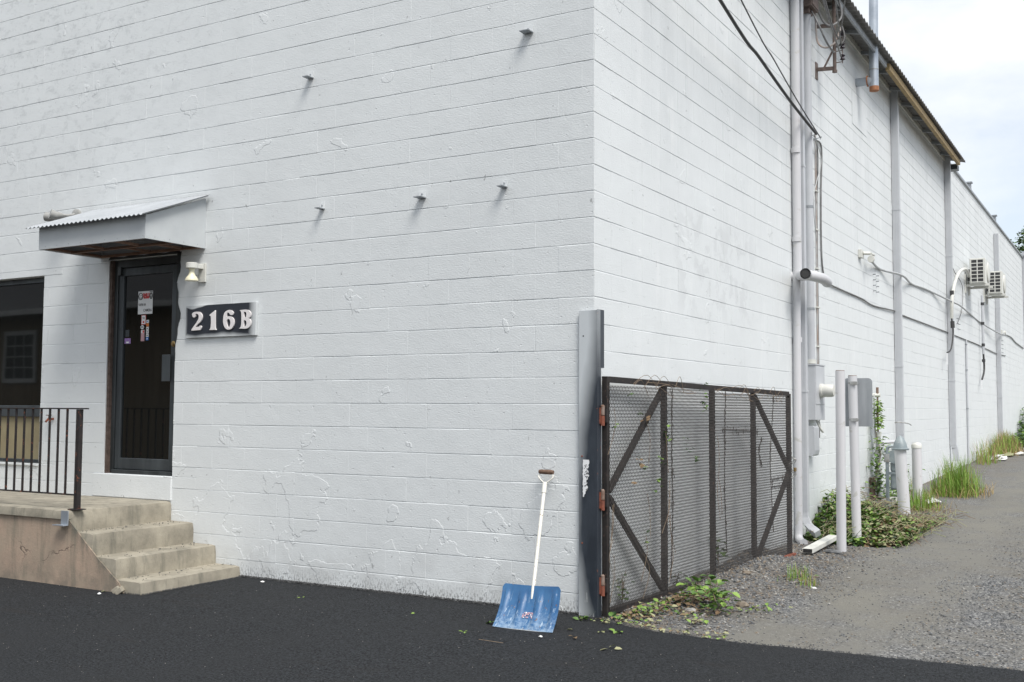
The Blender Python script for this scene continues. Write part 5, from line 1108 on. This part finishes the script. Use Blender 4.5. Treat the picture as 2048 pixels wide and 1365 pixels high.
plant(-.02 + .0, -.16, .03, 14, .05, ('leafA', 'leafB'), 'wilted green sprig on the asphalt right of the shovel', .025)
plant(.72, .18, .05, 18, .045, ('leafB', 'leafD'), 'low sprig of weed at the edge of the asphalt', .05)
# creeper bits clinging to the gate
b = MB()
for s, z, n_ in ((1.73, 1.76, 3), (1.72, 1.66, 4), (1.75, 1.56, 5), (.95, 1.33, 9), (1.5, 1.15, 7), (.82, 1.15, 5), (.78, .95, 6), (.5, 1.12, 3), (.3, 1.65, 3), (.45, 1.52, 3), (1.3, 1.28, 4), (.07, 1.42, 4), (.6, .55, 3)):
    for i in range(n_): leaf(b, gp(s + rv.gauss(0, .03), z + rv.gauss(0, .03), .05), rv.uniform(.03, .055), rv.choice((0, 1, 0, 4)), .2, rv)
for s, z in ((.55, 1.48), (.58, 1.46), (.45, 1.15), (.32, .98), (.47, 1.1)):
    for i in range(3): leaf(b, gp(s + rv.gauss(0, .015), z + rv.gauss(0, .015), .05), rv.uniform(.03, .05), 2, .2, rv)
for i in range(26):
    s0 = rv.uniform(.2, 3.7); s1 = s0 + rv.uniform(.15, .55); b.tube(smooth_path([gp(s0, zt(s0) - rv.uniform(-.01, .05), .04), gp((s0 + s1) / 2, zt(s0) + rv.uniform(-.12, .07), .045), gp(s1, zt(s1) - rv.uniform(-.01, .12), .04)], 4), .0022, 4, 3, False)
for i in range(18):
    s0 = rv.choice((.05, 1.0, 1.0, .6, 2.0)) + rv.gauss(0, .03); z0 = rv.uniform(.4, 1.6); b.tube(smooth_path([gp(s0, z0, .045), gp(s0 + rv.gauss(0, .04), z0 - .15, .05), gp(s0 + rv.gauss(0, .05), z0 - .35, .045)], 4), .002, 4, 3, False)
tag(b.build('creeper', ['leafA', 'leafB', 'leafC', 'stem', 'leafE']), 'dry creeper stems and a few leaves tangled in the gate mesh', 'creeper')
# old vine stems stuck to the wall behind the gate
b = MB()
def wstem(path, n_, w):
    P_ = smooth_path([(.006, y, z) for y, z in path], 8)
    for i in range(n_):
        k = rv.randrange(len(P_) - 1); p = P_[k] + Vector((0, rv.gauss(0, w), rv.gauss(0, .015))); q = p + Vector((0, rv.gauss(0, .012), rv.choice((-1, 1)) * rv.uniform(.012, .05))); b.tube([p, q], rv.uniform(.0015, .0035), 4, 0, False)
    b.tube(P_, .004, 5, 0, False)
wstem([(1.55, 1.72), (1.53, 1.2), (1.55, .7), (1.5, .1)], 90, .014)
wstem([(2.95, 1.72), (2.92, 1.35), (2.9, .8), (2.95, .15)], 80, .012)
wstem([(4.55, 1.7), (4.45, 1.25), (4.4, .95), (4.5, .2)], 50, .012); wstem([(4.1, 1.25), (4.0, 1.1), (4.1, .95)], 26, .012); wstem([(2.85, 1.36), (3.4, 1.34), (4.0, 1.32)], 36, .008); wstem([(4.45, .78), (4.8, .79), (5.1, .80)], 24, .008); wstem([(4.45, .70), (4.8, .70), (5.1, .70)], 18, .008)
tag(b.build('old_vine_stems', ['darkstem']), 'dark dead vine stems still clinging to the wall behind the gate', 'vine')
# individual fallen leaves on the asphalt
for (x, y, s, m, lb) in [(-.52, -.62, .07, 'leafA', 'green leaf on the asphalt left of the shovel'), (.36, -.42, .075, 'leafB', 'bright green leaf on the asphalt below the gate post'), (.30, -.47, .05, 'leafD', 'pale leaf touching the bright green leaf'), (-.5, -1.0, .04, 'leafB', 'small green leaf on asphalt below left of the shovel'), (-1.2, -.62, .035, 'leafB', 'small green leaf on asphalt in the middle of the lot'), (.22, -.75, .05, 'leafC', 'reddish brown leaf on asphalt right of the shovel blade'), (.55, -.95, .07, 'leafD', 'pale curled leaf lowest on the asphalt near the gravel'), (-2.35, -.55, .03, 'leafB', 'small green leaf on asphalt toward the steps'), (.08, -.55, .05, 'leafD', 'pale leaf beside the post foot on the asphalt'), (-3.95, -1.2, .03, 'leafD', 'pale leaf beside the broken bottom step'), (1.02, -.12, .06, 'leafD', 'pale leaf on the gravel just past the asphalt edge'), (-4.6, -1.9, .05, 'leafD', 'yellow leaf on asphalt at the left edge')]:
    b = MB()
    for i in range(3): leaf(b, (x + rv.gauss(0, s * .25), y + rv.gauss(0, s * .25), .016), s * rv.uniform(.6, 1), 0, 1, rv)
    tag(b.build('fallen_leaf', m), lb, 'leaf')
tag(MB().tube([(-.30, -1.13, .014), (-.1, -1.15, .016)], .002, 5).build('twig', 'stem'), 'thin dry twig on the asphalt below the shovel', 'twig')
# ------------------------------------------------------------------ trees
def tree(x, y, z0, h, r, n_, label, name='tree', mats=('leafA', 'leafB', 'leafE'), size=.16):
    rv.seed(int(abs(x * 10) + abs(y)))
    t = thing(name, label, 'tree', (x, y, z0)); b = MB(); tr_h = h * .5
    b.tube(smooth_path([(x, y, z0 - .2), (x + .1, y, z0 + tr_h * .5), (x, y + .1, z0 + tr_h)], 3), [.22, .2, .18, .16, .15, .14, .12], 9)
    cl = [(Vector((x - .75, y, z0 + h - 1.5)), .85), (Vector((x - .1, y, z0 + h - 1.2)), .95), (Vector((x - .5, y, z0 + h - 2.6)), 1.1)] if size < .3 and r > 2 else []
    for i in range(20):
        a = rv.uniform(0, 2 * PI); rr = r * rv.uniform(.2, .85); c = Vector((x + rr * math.cos(a), y + rr * math.sin(a), z0 + h - r + rv.uniform(-.8, .75) * r)); cl.append((c, r * rv.uniform(.25, .5))); b.tube([(x, y, z0 + tr_h * .9), (Vector((x, y, z0 + tr_h)) + c) / 2, c], [.09, .05, .02], 6)
    b.build('trunk', 'bark', t); b = MB()
    for i in range(n_):
        c, cr_ = rv.choice(cl); d = Vector((rv.gauss(0, 1), rv.gauss(0, 1), rv.gauss(0, 1))).normalized() * cr_ * rv.uniform(.5, 1.1) ** .6; leaf(b, c + d, size * rv.uniform(.6, 1.2), rv.choice((0, 0, 1, 2)), .3, rv)
    b.build('crown', list(mats), t); return t
tree(1.12, 43.5, .8, 8.8, 2.5, 12000, 'green tree rising behind the far end of the warehouse')
tree(-3.5, 41, .8, 7.2, 1.7, 2500, 'tree hidden behind the warehouse with only thin top twigs showing')
# row of trees and the brown house across the lot: they show in the door and window glass
for i, x in enumerate((-40, -33, -26, -19, -12)):
    tree(x, -24 - (i % 2) * 2, 0, 11, 4.2, 2600, ('tree behind the brown house at its far end', 'second tree behind the brown house', 'middle tree behind the brown house', 'tree behind the near end of the brown house', 'last tree across the lot, clear of the brown house')[i], size=.5)
hs = thing('brown_house', 'brown board sided house across the lot, mirrored in the door glass', 'house', (-22, -14, 0))
MB().box(-36, -13, -19, -11.1, -.2, 4.1).build('wall', 'siding', hs)
for i in range(76): MB().box(-36 + i * .3, -35.985 + i * .3, -11.1, -11.09, 0, 4.1).build('batten', 'siding', hs)
b = MB(); b.add([(-36.6, -10.5, 4.1), (-12.4, -10.5, 4.1), (-12.4, -15, 6.3), (-36.6, -15, 6.3), (-36.6, -19.6, 4.1), (-12.4, -19.6, 4.1)], [(0, 1, 2, 3), (3, 2, 5, 4), (0, 4, 5, 1), (1, 5, 2), (0, 3, 4)]); b.build('roof', 'acdark', hs)
MB().box(-36.6, -12.4, -10.5, -10.4, 3.98, 4.12).build('gutter', 'whitetrim', hs)
for x0 in (-23.6,):
    f = MB(); f.box(x0 - .1, x0 + 1.35, -11.08, -11.03, 2.2, 2.32); f.box(x0 - .1, x0 + 1.35, -11.08, -11.03, 3.5, 3.62); f.box(x0 - .1, x0, -11.08, -11.03, 2.32, 3.5); f.box(x0 + 1.25, x0 + 1.35, -11.08, -11.03, 2.32, 3.5)
    w_ = f.build('window', 'whitetrim', hs); MB().box(x0, x0 + 1.25, -11.075, -11.065, 2.32, 3.5).build('pane', 'ink', w_)
    g = MB()
    for k in (1, 2): g.box(x0 + 1.25 * k / 3 - .012, x0 + 1.25 * k / 3 + .012, -11.06, -11.05, 2.32, 3.5)
    for k in (1, 2, 3): g.box(x0, x0 + 1.25, -11.062, -11.052, 2.32 + 1.18 * k / 4 - .012, 2.32 + 1.18 * k / 4 + .012)
    g.build('muntins', 'whitetrim', w_)
for o in list(bpy.data.objects):
    if '_o' in o: del o['_o']
# door sub tree has no category of its own
for k in ('label', 'category'):
    if k in dr: del dr[k]
